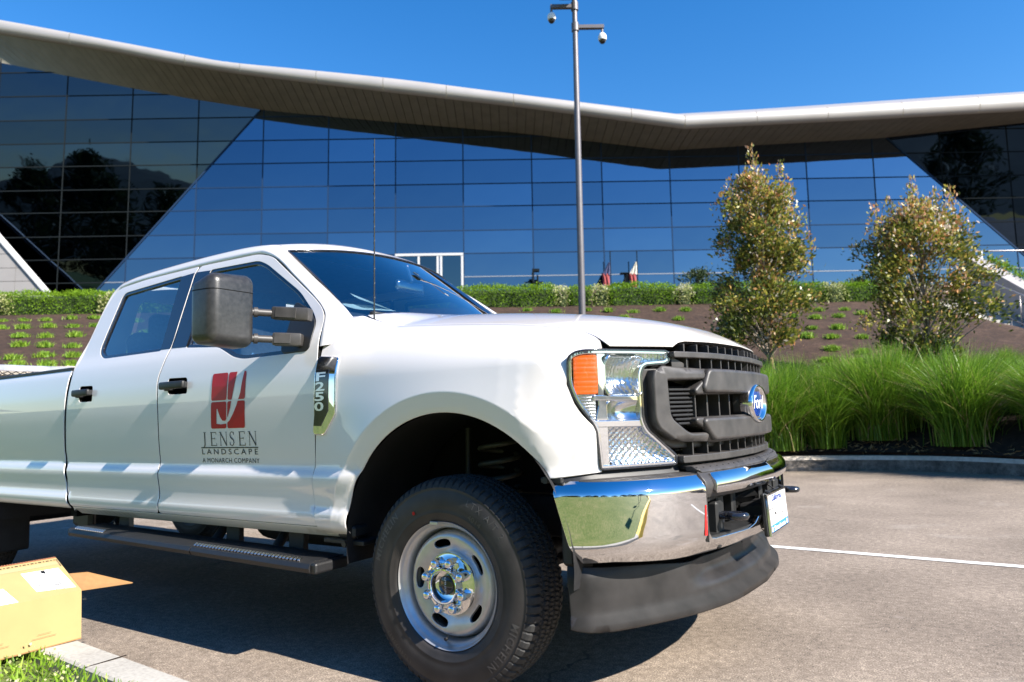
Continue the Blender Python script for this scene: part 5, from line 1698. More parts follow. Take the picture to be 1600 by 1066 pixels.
for lst, side_n in ((TL, 'left'), (TR, 'right')):
    rest = sorted(lst, key=lambda q: -q[1]); rows = []
    for q in rest:
        if rows and rows[-1][0][1] - q[1] < 1.0: rows[-1].append(q)
        else: rows.append([q])
    n_ = 0
    for ri, row in enumerate(rows):
        row.sort()
        where = 'behind the truck cab' if side_n == 'left' else 'beyond the bonnet'
        rn = ('top', 'second', 'third', 'fourth', 'fifth', 'sixth', 'seventh', 'lowest')[min(ri, 7)]
        for ci, (a, b) in enumerate(row):
            h = float(terr(a, b)) - .02
            o = empty('groundcover_tuft', sitev(a, b, h), 'lime green tuft in the %s planted row %s, %s from left' % (rn, where, ORD[ci]), 'groundcover plant', 'tufts planted in the mulch on the ' + side_n)
            o.rotation_euler = (0, 0, random.uniform(0, 6))
            s = random.uniform(.82, 1.15); o.scale = (s, s, s * random.uniform(.8, 1.1))
            f = link('blades', TM[n_ % 4], TUFT_LEAF, o); f['kind'] = 'stuff'; n_ += 1

mid = [(a, b) for b in (16.6, 18.2, 19.7, 21.3) for a in (-6.6, -4.9, -3.2, -1.5, .3, 2.0, 3.7)]
for i, (a, b) in enumerate(mid):
    a += .3 * math.sin(i * 2.3); b += .2 * math.sin(i * 1.7)
    o = empty('groundcover_tuft', sitev(a, b, float(terr(a, b)) - .02), 'lime green tuft in the mulch behind the bonnet and windscreen', 'groundcover plant', 'tufts planted in the mulch behind the bonnet')
    o.rotation_euler = (0, 0, i * 1.1)
    f = link('blades', TM[i % 4], TUFT_LEAF, o); f['kind'] = 'stuff'

# hedge along the top of the slope
def hedge(a0, a1, seed, label, hgt=.80, b0=23.9, b1=25.0, m=HEDGE_LEAF, dens=2300, leaf=.058, cat='hedge', name='hedge', group='clipped hedge along the terrace'):
    r_ = np.random.default_rng(seed)
    L = a1 - a0
    root = empty(name, sitev((a0 + a1) / 2, (b0 + b1) / 2, 3.75), label, cat, group)
    n = int(L * dens)
    u = r_.uniform(0, 1, n); per = r_.uniform(0, 1, n)
    a = a0 + L * u
    D = b1 - b0
    tot = hgt * 2 + D
    q = per * tot
    bb = np.where(q < hgt, b0, np.where(q < hgt + D, b0 + (q - hgt), b1))
    hh = np.where(q < hgt, q, np.where(q < hgt + D, hgt, tot - q))
    ends = r_.random(n) < .05
    a = np.where(ends, np.where(r_.random(n) < .5, a0, a1), a); bb = np.where(ends, b0 + D * r_.random(n), bb); hh = np.where(ends, hgt * r_.random(n), hh)
    wob = .06 * np.sin(a * 3.3 + seed) + .04 * np.sin(a * 7.9 + hh * 5)
    # rounded shoulders
    cb = (bb - (b0 + b1) / 2) / (D / 2); chh = hh / hgt
    sh = np.clip(np.abs(cb) + chh - 1.55, 0, 1) * .35
    ends_r = np.clip(.25 - np.minimum(a - a0, a1 - a), 0, 1) * .8 * chh
    hh = hh - sh * hgt - ends_r * .4 + wob * chh * .6
    bb = bb - np.sign(cb) * sh * D * .3 + wob * .4
    base = terr(a, np.clip(bb, 24, 25.4))
    Pt = site(a, bb, base * 0 + 3.72 + hh) + r_.normal(size=(n, 3)) * .045
    nn = site(a, bb, hh) - site((a0 + a1) / 2 + (a - (a0 + a1) / 2) * .98, (b0 + b1) / 2 + 0 * a, .2 + 0 * a)
    nn /= np.linalg.norm(nn, axis=1)[:, None]
    V = leaf_quads(Pt, leaf, r_, .2, .55, nn * .6)
    me = quads_mesh('foliage', V - np.array(root.location), n)
    tn = np.clip(r_.normal(.48, .2, n) + .10 * np.sin(a * 2.7 + seed) + .18 * (chh > .93), 0, 1)  # top leaves toned lighter, sunlight put into their colour
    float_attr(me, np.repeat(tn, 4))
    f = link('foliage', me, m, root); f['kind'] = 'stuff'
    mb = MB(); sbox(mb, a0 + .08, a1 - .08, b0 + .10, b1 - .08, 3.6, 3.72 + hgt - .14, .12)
    c = mb.build('shade_core', INNER, None); under(c, root)  # plain dark box, painted shade behind the leaves
    return root
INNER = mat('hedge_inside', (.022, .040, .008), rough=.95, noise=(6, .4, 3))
hedge(-24, -12.7, 1, 'long clipped green hedge at the far left behind the truck cab', hgt=.82)
hedge(-12.55, -2.2, 2, 'clipped green hedge directly behind the cab and windscreen', hgt=.8)
hedge(-1.95, 1.6, 4, 'clipped green hedge just right of the windscreen and left of the lamp post', hgt=.78)
hedge(1.95, 2.85, 5, 'short clipped hedge piece around the foot of the lamp post view', hgt=.72)
hedge(3.35, 5.75, 6, 'clipped green hedge between the lamp post and the slender tree', hgt=.78)
hedge(6.25, 8.6, 7, 'clipped green hedge half hidden by the slender tree', hgt=.74)
hedge(8.7, 10.95, 8, 'clipped green hedge between the two young trees', hgt=.74)
hedge(11.5, 13.2, 9, 'clipped green hedge behind the broader tree beside the white post', hgt=.72)
for i, (a0, a1, lb) in enumerate([(-14.2, -13.2, 'cream flowering shrub in the hedge left of the cab'), (1.5, 2.0, 'cream leaved shrub left of the lamp post'), (2.8, 3.4, 'cream leaved shrub right of the lamp post'), (5.7, 6.3, 'cream leaved shrub left of the slender tree'), (10.85, 11.6, 'cream leaved shrub between the two young trees'), (-18.0, -17.2, 'cream flowering shrub at the far left end of the hedge')]):
    hedge(a0, a1, 20 + i, lb, hgt=.70 if i else .74, b0=23.82, b1=24.6, m=FLOWER_LEAF, dens=1100, leaf=.075, cat='shrub', name='flowering_shrub', group='cream leaved shrubs between the hedges')
# dark shrubs on the terrace
for a, b, hh, lb, sd in ((7.05, 25.9, 1.25, 'dark evergreen bush left of the slender tree against the glass', 31), (13.2, 26.2, .9, 'small dark bush at the foot of the white post', 32)):
    s1 = site_root('dark_shrub', a, b, 3.8, lb, 'shrub')
    make_tree(s1, [(.1, .5), (.6 * hh, .65), (hh, .35), (hh * 1.15, .1)], lambda h: 0, 60, 28, .11, sd, lm=BG_LEAF, trunk_r=.03, twigs=False)
# grasses of the near verge, bottom left corner
r_ = np.random.default_rng(77)
n = 5200
gx_ = r_.uniform(-2.9, -.35, n); gy0 = np.interp(gx_, [-3, -1.456, -.6, 2], [-1.458, -1.545, -1.594, -1.742]) - .165
gy_ = gy0 - r_.random(n) ** 1.3 * 1.25
bx = np.stack([gx_, gy_, .135 + 0 * gx_], 1)
d = r_.normal(size=(n, 3)) * .5; d[:, 2] = np.abs(r_.normal(1, .25, n)); d /= np.linalg.norm(d, axis=1)[:, None]
L = r_.uniform(.018, .050, n)[:, None]
s2 = np.cross(d, r_.normal(size=(n, 3))); s2 /= np.linalg.norm(s2, axis=1)[:, None]
w = .0045
V = np.stack([bx - s2 * w, bx + s2 * w, bx + d * L + s2 * .001, bx + d * L - s2 * .001], 1).reshape(-1, 3)
me = quads_mesh('verge_grass', V, n); float_attr(me, np.repeat(np.clip(r_.normal(.6, .22, n), 0, 1), 4))
tag(link('verge_grass', me, TUFT_LEAF), 'short green grass and clover beside the near kerb', 'grass', kind='stuff')
n = 1300
gx_ = r_.uniform(-2.9, -.4, n); gy0 = np.interp(gx_, [-3, -1.456, -.6, 2], [-1.458, -1.545, -1.594, -1.742]) - .18
gy_ = gy0 - r_.random(n) ** 1.2 * 1.2
Cf = np.stack([gx_, gy_, .16 + r_.uniform(.005, .035, n)], 1)
V = leaf_quads(Cf, .0125, r_, .1, .9)
me = quads_mesh('verge_flowers', V, n); float_attr(me, np.repeat(r_.uniform(.55, 1, n), 4))
tag(link('verge_flowers', me, FLOWER_LEAF), 'tiny cream flower heads scattered in the verge grass', 'flowers', kind='stuff')

# ---- lamp post with two dome cameras
STEELP = mat('post_steel', (.13, .12, .125), rough=.45, metal=.3, noise=(5, .08, 2))
WHITEP = mat('white_housing', (.78, .77, .74), rough=.35)
LIDG = mat('lamp_green', (.05, .07, .025), rough=.6)
lp = empty('lamp_post', sitev(1.95, 19, float(terr(1.95, 19))), 'tall grey steel lamp post with two white dome cameras on short arms', 'lamp post')
mb = MB(); mb.tube([sitev(1.94, 19, 2.0), sitev(1.95, 19, 7), sitev(1.96, 19, 12.6)], [.098, .086, .070], 16)
mb.tube([sitev(1.94, 19, 2.1), sitev(1.94, 19, 2.5)], .17, 16); spart(mb, 'pole', STEELP, lp, smooth=True, ang=50)
mb = MB(); sbox(mb, 1.62, 1.93, 18.2, 19.0, 11.86, 12.02, .02); sbox(mb, 1.52, 1.90, 17.9, 18.9, 11.80, 11.86); spart(mb, 'luminaire', LIDG, lp)
for (a0, a1, h, dome_a, dome_h, dy) in ((1.26, 1.90, 11.66, 1.29, 11.33, -.05), (2.03, 2.78, 11.03, 2.73, 10.69, -.08)):
    mb = MB()
    x0, x1 = min(a0, a1), max(a0, a1)
    sbox(mb, x0, x1, 18.94, 19.06, h - .055, h + .055, .008)
    if dome_a < 1.9:
        pass
    mb.tube([sitev(dome_a, 19, h - .05), sitev(dome_a, 19, dome_h + .12)], .035, 10)
    mb.tube([sitev(1.96, 19, h - .12), sitev(1.96, 19, h + .12)], .105, 16)
    arm = spart(mb, 'camera_arm', STEELP, lp, smooth=True, ang=40)
    mb = MB(); mb.lathe([(.0, .16), (.05, .155), (.085, .12), (.118, .06), (.122, -.02), (.112, -.06), (.10, -.065)], 'z', tuple(sitev(dome_a, 19, dome_h)), 24)
    dm = mb.build('dome_camera', WHITEP, arm, smooth=True, ang=50)
    mb = MB(); mb.lathe([(.10, -.062), (.085, -.12), (.05, -.155), (0, -.165)], 'z', tuple(sitev(dome_a, 19, dome_h)), 20)
    dg_ = mb.build('camera_dome', BLACK_GL, arm, smooth=True)

# ---- stairs on the right
sr = empty('staircase', sitev(15.6, 22, 2.0), 'pale concrete outdoor staircase climbing the slope at the right edge', 'staircase')
STEP = mat('stair_concrete', (.40, .375, .34), rough=.85, noise=(8, .10, 4))
WALLC = mat('wall_concrete', (.33, .305, .30), rough=.8, noise=(3, .08, 4))
for k in range(22):
    b = 24.5 - .33 * k; h = 3.7 - .165 * k
    mb = MB(); sbox(mb, 14.35, 16.88, b, b + .36, h - .165, h, .006); spart(mb, 'step', STEP, sr)
mb = MB()
def sidewall(a0, a1, top, b_hi, b_lo, drop):
    q = [sitev(a0, b_hi, top(b_hi)), sitev(a0, b_lo, top(b_lo)), sitev(a0, b_lo, top(b_lo) - drop), sitev(a0, b_hi, top(b_hi) - drop)]
    MBq = MB(); MBq.prism(q, Vector(A_) * (a1 - a0)); return MBq
spart(sidewall(14.12, 14.34, lambda b: 3.86 - (24.5 - b) * .5, 24.6, 17.3, 1.2), 'stringer', STEP, sr)
rw_ = empty('parapet_wall', sitev(17.2, 22, 2.0), 'sloping grey concrete parapet wall on the far side of the stairs', 'wall')
spart(sidewall(16.92, 17.4, lambda b: 5.2 - (25 - b) * .62, 25.6, 17.0, 3.5), 'wall_face', WALLC, rw_)
spart(sidewall(16.88, 17.44, lambda b: 5.26 - (25 - b) * .62, 25.6, 17.0, .08), 'coping', WALLC, rw_)
pr_ = site_root('trailing_plant', 17.6, 24.5, 4.8, 'bright green trailing plants spilling along the top of the parapet wall', 'plant')
n = 900; q = r_.random(n); bb = 25.2 - q * 3.4
C_ = site(17.55 + r_.normal(0, .12, n), bb, 5.26 - (25 - bb) * .62 + np.abs(r_.normal(0, .10, n)))
V = leaf_quads(C_, .10, r_, .3, .5)
me = quads_mesh('foliage', V, n); float_attr(me, np.repeat(np.clip(r_.normal(.55, .2, n), 0, 1), 4))
o = link('foliage', me, HEDGE_LEAF); o.parent = pr_; o.matrix_parent_inverse = pr_.matrix_world.inverted() if False else (Matrix.Translation(pr_.location) @ pr_.rotation_euler.to_matrix().to_4x4()).inverted(); o['kind'] = 'stuff'
RAIL = mat('brushed_rail', (.34, .31, .30), rough=.4, metal=.5)
for nm_a, dh, lb in ((16.45, .95, 'steel handrail on the stairs nearest the parapet wall'), (14.75, .85, 'thin dark steel handrail on the near side of the stairs')):
    hr = empty('handrail', sitev(nm_a, 22, 2.0), lb, 'handrail')
    f_ = lambda b: 3.75 + dh - (24.5 - b) * .5
    mb = MB(); mb.tube([sitev(nm_a, 25.0, f_(24.6)), sitev(nm_a, 24.6, f_(24.6)), sitev(nm_a, 17.5, f_(17.5))], .028 if dh > .9 else .018, 8)
    spart(mb, 'rail', RAIL if dh > .9 else STEELP, hr, smooth=True)
    for b in (24.3, 22.4, 20.5, 18.6):
        mb = MB(); mb.tube([sitev(nm_a, b, f_(b)), sitev(nm_a, b, f_(b) - dh - .1)], .02 if dh > .9 else .010, 8); spart(mb, 'post', RAIL if dh > .9 else STEELP, hr, smooth=True)
wp_ = empty('white_post', sitev(13.93, 26, 3.9), 'slim white post standing on the terrace behind the broader tree', 'post')
mb = MB(); sbox(mb, 13.84, 14.02, 25.94, 26.06, 3.8, 5.92, .01); spart(mb, 'post_shaft', WHITEP, wp_)
mb = MB(); sbox(mb, 13.80, 14.06, 25.90, 26.10, 5.92, 5.97, .01); spart(mb, 'post_cap', WHITEP, wp_)
gr_ = empty('guard_rail', sitev(18, 26.2, 4.4), 'pale horizontal guard rail on the terrace above the stairs', 'railing')
mb = MB(); mb.tube([sitev(14.1, 26.2, 5.95), sitev(24, 26.2, 5.95)], .028, 8); spart(mb, 'rail', RAIL, gr_, smooth=True)
for a in (17.9, 21.0, 24.0):
    mb = MB(); sbox(mb, a - .05, a + .05, 26.15, 26.25, 4.0, 5.93); spart(mb, 'post', WHITEP, gr_)

# ---- sign posts on the verge beside the photographer
for x_, y_, lb in ((5.6, -2.75, 'slim dark sign post on the verge beside the near kerb'), (7.6, -3.2, 'slim dark sign post further along the verge')):
    sp0 = empty('sign_post', (x_, y_, .1), lb, 'sign post')
    mb = MB(); mb.tube([(x_, y_, .05), (x_, y_, 2.1)], .025, 8); under(mb.build('post', STEELP, None), sp0)
    mb = MB(); mb.box((x_ - .03, y_, 1.85), (.006, .30, .45), .002); under(mb.build('sign_plate', WALLC, None), sp0)

# ---- what the glass, chrome and paint mirror: trees, hills and lawn on the photographer's side
hp = []
for i in range(61):
    a = -700 + 1400 * i / 60
    top = 36 + 11 * math.sin(i * .55) + 9 * math.sin(i * 1.3 + 1) + 5 * math.sin(i * 2.9)
    hp.append([site(a, -150, -2), site(a * 1.02, -260, 8), site(a * 1.05, -400, top * .7), site(a * 1.1, -520, top), site(a * 1.2, -800, 0)])
tag(grid_mesh('hills', hp, HILL, None), 'low wooded hills across the valley', kind='structure')
bt = site_root('shade_tree', -40, -46, 1.0, 'tall dark tree across the lawn behind the photographer', 'tree', 'trees across the lawn')
make_tree(bt, [(1.2, 2.0), (4, 4.2), (8, 4.6), (12, 3.6), (15, 1.6), (16.5, .3)], lambda h: 0, 170, 26, .75, 61, lm=BG_LEAF, trunk_r=.35, twigs=False, spread=.9)
kt = {bt: children_of(bt)}
for i, (a, b, s) in enumerate([(-52, -52, 1.1), (-31, -44, .9), (-22, -50, 1.05), (-12, -46, .8), (-3, -52, 1.0), (8, -50, .75), (17, -47, .95), (28, -52, 1.1), (-63, -48, 1.0), (-75, -50, 1.2), (-88, -46, 1.0), (-45, -58, 1.25), (-16, -60, 1.2), (38, -58, 1.0), (52, -60, 1.2)]):
    c = copy_tree(bt, kt); c.location = sitev(a, b, 1.0); c.scale = (s, s, s); c.rotation_euler = (0, 0, i * 1.3)
    c['label'] = 'tall dark tree across the lawn behind the photographer'
# ================================================================== THE GLASS BUILDING
FGLASS = bpy.data.materials.new('blue_facade_glass')
def facade_glass(name, col, rough=.02, wave=.0):
    m = bpy.data.materials.new(name); m.use_nodes = True
    nt = m.node_tree; p = nt.nodes['Principled BSDF']
    p.inputs['Metallic'].default_value = 1.0; p.inputs['Roughness'].default_value = rough
    oi = nt.nodes.new('ShaderNodeObjectInfo')
    mr = nt.nodes.new('ShaderNodeMapRange'); mr.inputs['To Min'].default_value = .84; mr.inputs['To Max'].default_value = 1.14
    nt.links.new(oi.outputs['Random'], mr.inputs['Value'])
    sc = nt.nodes.new('ShaderNodeVectorMath'); sc.operation = 'SCALE'; sc.inputs[0].default_value = col
    nt.links.new(mr.outputs[0], sc.inputs['Scale']); nt.links.new(sc.outputs[0], p.inputs['Base Color'])
    if wave:
        tc = nt.nodes.new('ShaderNodeTexCoord'); n = nt.nodes.new('ShaderNodeTexNoise'); n.inputs['Scale'].default_value = .35
        nt.links.new(tc.outputs['Object'], n.inputs['Vector'])
        b = nt.nodes.new('ShaderNodeBump'); b.inputs['Strength'].default_value = wave; b.inputs['Distance'].default_value = .05
        nt.links.new(n.outputs['Fac'], b.inputs['Height']); nt.links.new(b.outputs[0], p.inputs['Normal'])
    return m
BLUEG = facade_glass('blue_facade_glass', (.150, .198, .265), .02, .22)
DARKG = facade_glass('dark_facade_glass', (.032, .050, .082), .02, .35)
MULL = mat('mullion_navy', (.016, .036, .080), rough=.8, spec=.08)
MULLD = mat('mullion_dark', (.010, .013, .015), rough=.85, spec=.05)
FASCIA = mat('fascia_metal', (.40, .37, .345), rough=.42, metal=.3, noise=(.6, .05, 3))
SOFFIT = mat('soffit_board', (.20, .188, .150), rough=.7, noise=(1.5, .10, 3))
SOFB = mat('soffit_gap', (.085, .078, .062), rough=.9)
CLAD = mat('clad_panel', (.27, .255, .245), rough=.55, noise=(.8, .05, 3))
RAILG = mat('transom_grey', (.22, .24, .28), rough=.5)
TRIM = mat('white_trim', (.50, .50, .50), rough=.45)

bld = empty('office_building', sitev(0, 40, 6.4), 'long low modern building with a sweeping curved roof edge and blue glass front', 'building')
def bp(o): return under(o, bld)
MA = [-34.3, -30.4, -26.32, -22.38, -18.42, -14.53, -10.66, -6.69, -2.71, 1.34, 5.46, 9.47, 13.55, 17.53, 21.49, 25.5, 29.5, 33.5, 37.5]
MH = [6.3, 8.05, 9.43, 10.8, 12.24, 13.6, 15.04, 16.45, 17.9, 19.4, 20.9, 22.3]
ga = [-45, -38, -30.45, -26.56, -22.7, -18.84, -14.63, -11.19, -7.38, .21, 9.47, 15.35, 22.0, 30.61, 40]
gh = [24.2, 23.0, 21.57, 20.70, 19.87, 19.09, 18.34, 17.93, 17.51, 16.71, 15.45, 15.71, 15.99, 16.8, 17.5]
def gtop(a): return np.interp(a, ga, gh)
DL0, DL1 = np.array([-23.85, 40, 7.75]), np.array([-14.82, 40, 18.22])
DR0, DR1 = np.array([29.52, 40, 9.14]), np.array([22.38, 40, 15.99])
def tilt(D0, D1, phi, sgn):
    d = (D1 - D0) / np.linalg.norm(D1 - D0)
    n0 = np.array([0, -1.0, 0])
    p = np.array([d[2] * sgn, 0, -d[0] * sgn])
    if p[2] < 0: p = -p
    n1 = n0 * math.cos(phi) - p * math.sin(phi)
    def f(a, h):
        q = np.array([a, 40.0, h]); t = (D0 @ n1) / (q @ n1); return q * t
    return f, p
fL, pL = tilt(DL0, DL1, R_(12), -1)
fR, pR = tilt(DR0, DR1, R_(13), 1)
fB = lambda a, h: np.array([a, 40.0, h])
def clip(poly, n, c):
    """keep n.x <= c"""
    out = []
    for i in range(len(poly)):
        p, q = np.array(poly[i], float), np.array(poly[(i + 1) % len(poly)], float)
        dp, dq = n @ p - c, n @ q - c
        if dp <= 1e-9: out.append(tuple(p))
        if (dp < -1e-9 and dq > 1e-9) or (dp > 1e-9 and dq < -1e-9):
            t = dp / (dp - dq); out.append(tuple(p + (q - p) * t))
    return out
nL = np.array([pL[0], pL[2]]); cL = nL @ np.array([DL0[0], DL0[2]])
nR = np.array([pR[0], pR[2]]); cR = nR @ np.array([DR0[0], DR0[2]])
panes = 0
for i in range(len(MA) - 1):
    for j in range(len(MH) - 1):
        a0, a1, h0, h1 = MA[i] + .035, MA[i + 1] - .035, MH[j] + .035, MH[j + 1] - .035
        tp = max(float(gtop(a0)), float(gtop(a1))) + .35
        if h0 > tp: continue
        h1 = min(h1, tp)
        cell = [(a0, h0), (a1, h0), (a1, h1), (a0, h1)]
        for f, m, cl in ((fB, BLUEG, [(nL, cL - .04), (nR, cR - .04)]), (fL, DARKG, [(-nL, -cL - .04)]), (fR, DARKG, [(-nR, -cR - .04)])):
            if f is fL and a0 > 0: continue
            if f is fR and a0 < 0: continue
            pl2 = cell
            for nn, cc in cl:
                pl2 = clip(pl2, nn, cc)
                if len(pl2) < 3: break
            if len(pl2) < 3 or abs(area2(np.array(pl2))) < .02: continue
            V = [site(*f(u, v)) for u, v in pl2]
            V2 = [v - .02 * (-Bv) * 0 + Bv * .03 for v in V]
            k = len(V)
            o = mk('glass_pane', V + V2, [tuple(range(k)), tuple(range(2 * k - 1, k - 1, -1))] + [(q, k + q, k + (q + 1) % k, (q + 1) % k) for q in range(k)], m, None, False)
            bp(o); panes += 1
def bar(f, p, q, m, w=.055, dpt=.10, name='mullion'):
    A1, B1 = Vector(site(*f(*p))), Vector(site(*f(*q)))
    if (B1 - A1).length < .05: return
    mb = MB(); d = B1 - A1
    M = Matrix.Translation(A1 + d * .5 + Vector(-Bv) * .0) @ d.to_track_quat('X', 'Y').to_matrix().to_4x4()
    mb.box((0, 0, 0), (d.length, w, w), 0, M=M)
    bp(mb.build(name, m, None))
def seg_clip(p, q, nn, cc):
    p, q = np.array(p, float), np.array(q, float); dp, dq = nn @ p - cc, nn @ q - cc
    if dp > 0 and dq > 0: return None
    if dp > 0: p = p + (q - p) * dp / (dp - dq)
    elif dq > 0: q = p + (q - p) * dp / (dp - dq)
    return p, q
for a in MA:
    p, q = (a, MH[0]), (a, float(gtop(a)) + .3)
    s = seg_clip(p, q, nL, cL)
    if s: s = seg_clip(s[0], s[1], nR, cR)
    if s: bar(fB, s[0], s[1], MULL)
    if a < 0:
        s = seg_clip(p, q, -nL, -cL)
        if s: bar(fL, s[0], s[1], MULLD)
    else:
        s = seg_clip(p, q, -nR, -cR)
        if s: bar(fR, s[0], s[1], MULLD)
# transoms run between the mullions' end points; those above the eaves stop where the roof cuts them off
for h in MH:
    lo = MA[0]; hi = MA[-1]
    ok = [a for a in np.linspace(lo, hi, 600) if gtop(a) + .3 > h]
    runs = []
    for a in ok:
        if runs and a - runs[-1][1] < .2: runs[-1][1] = a
        else: runs.append([a, a])
    for r0, r1 in runs:
        if r1 - r0 < .3: continue
        p, q = (r0, h), (r1, h)
        mm_ = RAILG if abs(h - 8.05) < .01 else MULL
        s = seg_clip(p, q, nL, cL)
        if s: s = seg_clip(s[0], s[1], nR, cR)
        if s: bar(fB, s[0], s[1], mm_, .055 if mm_ is MULL else .05, name='transom')
        if r0 < -15:
            s = seg_clip(p, q, -nL, -cL)
            if s: bar(fL, s[0], s[1], MULLD, name='transom')
        if r1 > 20:
            s = seg_clip(p, q, -nR, -cR)
            if s: bar(fR, s[0], s[1], MULLD, name='transom')
bar(fB, (DL0[0] - 1.2, DL0[2] - 1.4), (DL1[0], DL1[2]), MULL, .09, name='hip_mullion')
bar(fB, (DR0[0] + 3, DR0[2] - 2.88), (DR1[0], DR1[2]), MULL, .09, name='hip_mullion')
# dark mass behind the glass so nothing shows between panes
mb = MB(); 
bk_poly = [site(*fB(a, h)) + Bv * .35 for a, h in [(-26, 5.2), (31.5, 5.2), (22.4, 16.6), (9.47, 16.2), (-14.8, 19.2)]]
mb.prism([tuple(v) for v in bk_poly], Bv * .2); bp(mb.build('core_wall', MULLD, None))
for f, pts in ((fL, [(-26, 5.2), (-14.8, 19.2), (-40, 24), (-40, 5.2)]), (fR, [(31.5, 5.2), (22.4, 16.6), (38, 17.8), (38, 5.2)])):
    mb = MB(); mb.prism([tuple(site(*f(a, h)) + Bv * .35) for a, h in pts], Bv * .2); bp(mb.build('core_wall', MULLD, None))
# entrance doors
dr = empty('entrance', (0, 0, 0)); dr.parent = bld; dr.matrix_parent_inverse = Matrix.Translation(-bld.location)
mb = MB()
for a in (-6.62, -5.32, -4.22, -4.02, -2.80): sbox(mb, a - .06, a + .06, 39.86, 39.98, 6.35, 9.36)
sbox(mb, -6.68, -2.74, 39.84, 39.98, 9.30, 9.44); sbox(mb, -6.68, -2.74, 39.86, 39.97, 8.72, 8.80) if False else None
o = mb.build('door_frame', TRIM, None); o.parent = dr; 
DOORG = facade_glass('door_glass', (.10, .13, .15), .03, .1)
for a0, a1 in ((-6.54, -5.40), (-5.24, -4.30), (-3.94, -2.88)):
    mb = MB(); sbox(mb, a0, a1, 39.90, 39.93, 6.4, 9.28); o = mb.build('door_leaf', DOORG, None); o.parent = dr

# roof: bullnose edge in panels, soffit boards, top
fa1 = pchip([-60, -45, -26.75, -23.74, -20.79, -17.83, -14.86, -7.3, .21, 9.16], [26.0, 23.6, 20.51, 19.96, 19.41, 18.76, 18.22, 17.11, 16.08, 14.71])
fa2 = pchip([9.16, 17.99, 26.84, 45], [14.71, 15.02, 15.39, 16.2])
ft1 = pchip([-60, -45, -26.79, -23.03, -18.6, -14.88, -10.83, -6.47, .22, 9.19], [27.0, 24.6, 21.29, 20.51, 19.55, 18.78, 18.29, 17.76, 16.77, 15.46])
ft2 = pchip([9.19, 13.2, 26.93, 45], [15.46, 15.62, 16.33, 17.2])
FB = 36.7; FK_ = FB / 35.0      # the eaves line stands 3.3 m in front of the glass
def fbot(a): a = a / FK_; return FK_ * float(fa1(a) if a <= 9.17 else fa2(a))
def ftop(a): a = a / FK_; return FK_ * float(ft1(a) if a <= 9.18 else ft2(a))
def nose(a):
    lo, hi = fbot(a), ftop(a); mid = (lo + hi) / 2; r = (hi - lo) / 2
    return [(a, FB + .15 - .30 * math.cos(q), mid + r * math.sin(q)) for q in np.linspace(-math.pi / 2, math.pi / 2, 11)]
cuts = [-45, -34, -29.3, -23.0, -16.9, -14.0, -10.0, -6.5, -3.2, .3, 3.5, 6.4, 9.17, 12.9, 16.6, 20.5, 24.5, 29, 40]
for c0, c1 in zip(cuts[:-1], cuts[1:]):
    P = [[site(*p) for p in nose(a)] for a in np.linspace(c0 * FK_ + .012, c1 * FK_ - .012, 8)]
    bp(grid_mesh('fascia_panel', P, FASCIA, None, flip=True))
def back_edge(a):
    h = float(gtop(a))
    if a < DL1[0]: return fL(a, h)
    if a > DR1[0]: return fR(a, h)
    return fB(a, h)
as_ = np.linspace(-44, 39, 120)
P = [[site(a, FB + .15, fbot(a)), site(*(back_edge(a) * 1.0))] for a in as_]
P = [[p[0] + G_ * .05, p[1] + G_ * .05 + Bv * .3] for p in P]
bp(grid_mesh('soffit_backing', P, SOFB, None))
bw = .50
a = -36.0
while a < 36:
    V = []
    for aa_, in ((a + .014,), (a + bw - .014,)):
        f_, g_ = site(aa_, FB + .16, fbot(aa_)), site(*back_edge(aa_))
        V += [f_, g_, g_ + G_ * .035, f_ + G_ * .035]
    bp(mk('soffit_board', V, [(0, 1, 5, 4), (0, 3, 2, 1), (4, 5, 6, 7), (0, 4, 7, 3), (1, 2, 6, 5)], SOFFIT, None, False))
    a += bw
P = [[site(a, FB + .15, ftop(a)), site(a, 44, ftop(a) + 3.2), site(a, 70, ftop(a) + 5)] for a in as_]
bp(grid_mesh('roof_deck', P, FASCIA, None))

# sloping clad wall at the left end
cw_ = empty('clad_wall', sitev(-30, 37.4, 6.0), 'light grey panel clad wall with a sloping white edge at the far left', 'wall')
e0, e1 = np.array([-28.3 * 37.4 / 38, 10.26 * 37.4 / 38]), np.array([-25.58 * 37.4 / 38, 7.23 * 37.4 / 38])
ed = (e1 - e0) / np.linalg.norm(e1 - e0); en = np.array([-ed[1], ed[0]])
if en[0] < 0: en = -en
ec = en @ e0
hs_ = [4.6, 5.4, 6.15, 6.95, 7.68, 8.42, 9.2, 10.0, 10.8, 11.6]
as2 = [-40, -37, -34, -31.2, -29.6, -26.9, -24.2, -22]
for i in range(len(as2) - 1):
    for j in range(len(hs_) - 1):
        c = [(as2[i] + .012, hs_[j] + .012), (as2[i + 1] - .012, hs_[j] + .012), (as2[i + 1] - .012, hs_[j + 1] - .012), (as2[i] + .012, hs_[j + 1] - .012)]
        c = clip(c, en, ec - .10)
        if len(c) < 3 or abs(area2(np.array(c))) < .01: continue
        mb = MB(); mb.prism([tuple(site(u, 37.40, v)) for u, v in c], Bv * .03)
        under(mb.build('clad_panel', CLAD, None), cw_)
mb = MB(); pa, pb2 = e0 - ed * 3, e1 + ed * 4
d_ = Vector(site(pb2[0], 37.38, pb2[1])) - Vector(site(pa[0], 37.38, pa[1]))
mb.box((0, 0, 0), (d_.length, .22, .26), 0, M=Matrix.Translation(Vector(site(pa[0], 37.42, pa[1])) + d_ * .5) @ d_.to_track_quat('X', 'Y').to_matrix().to_4x4())
under(mb.build('edge_trim', TRIM, None), cw_)
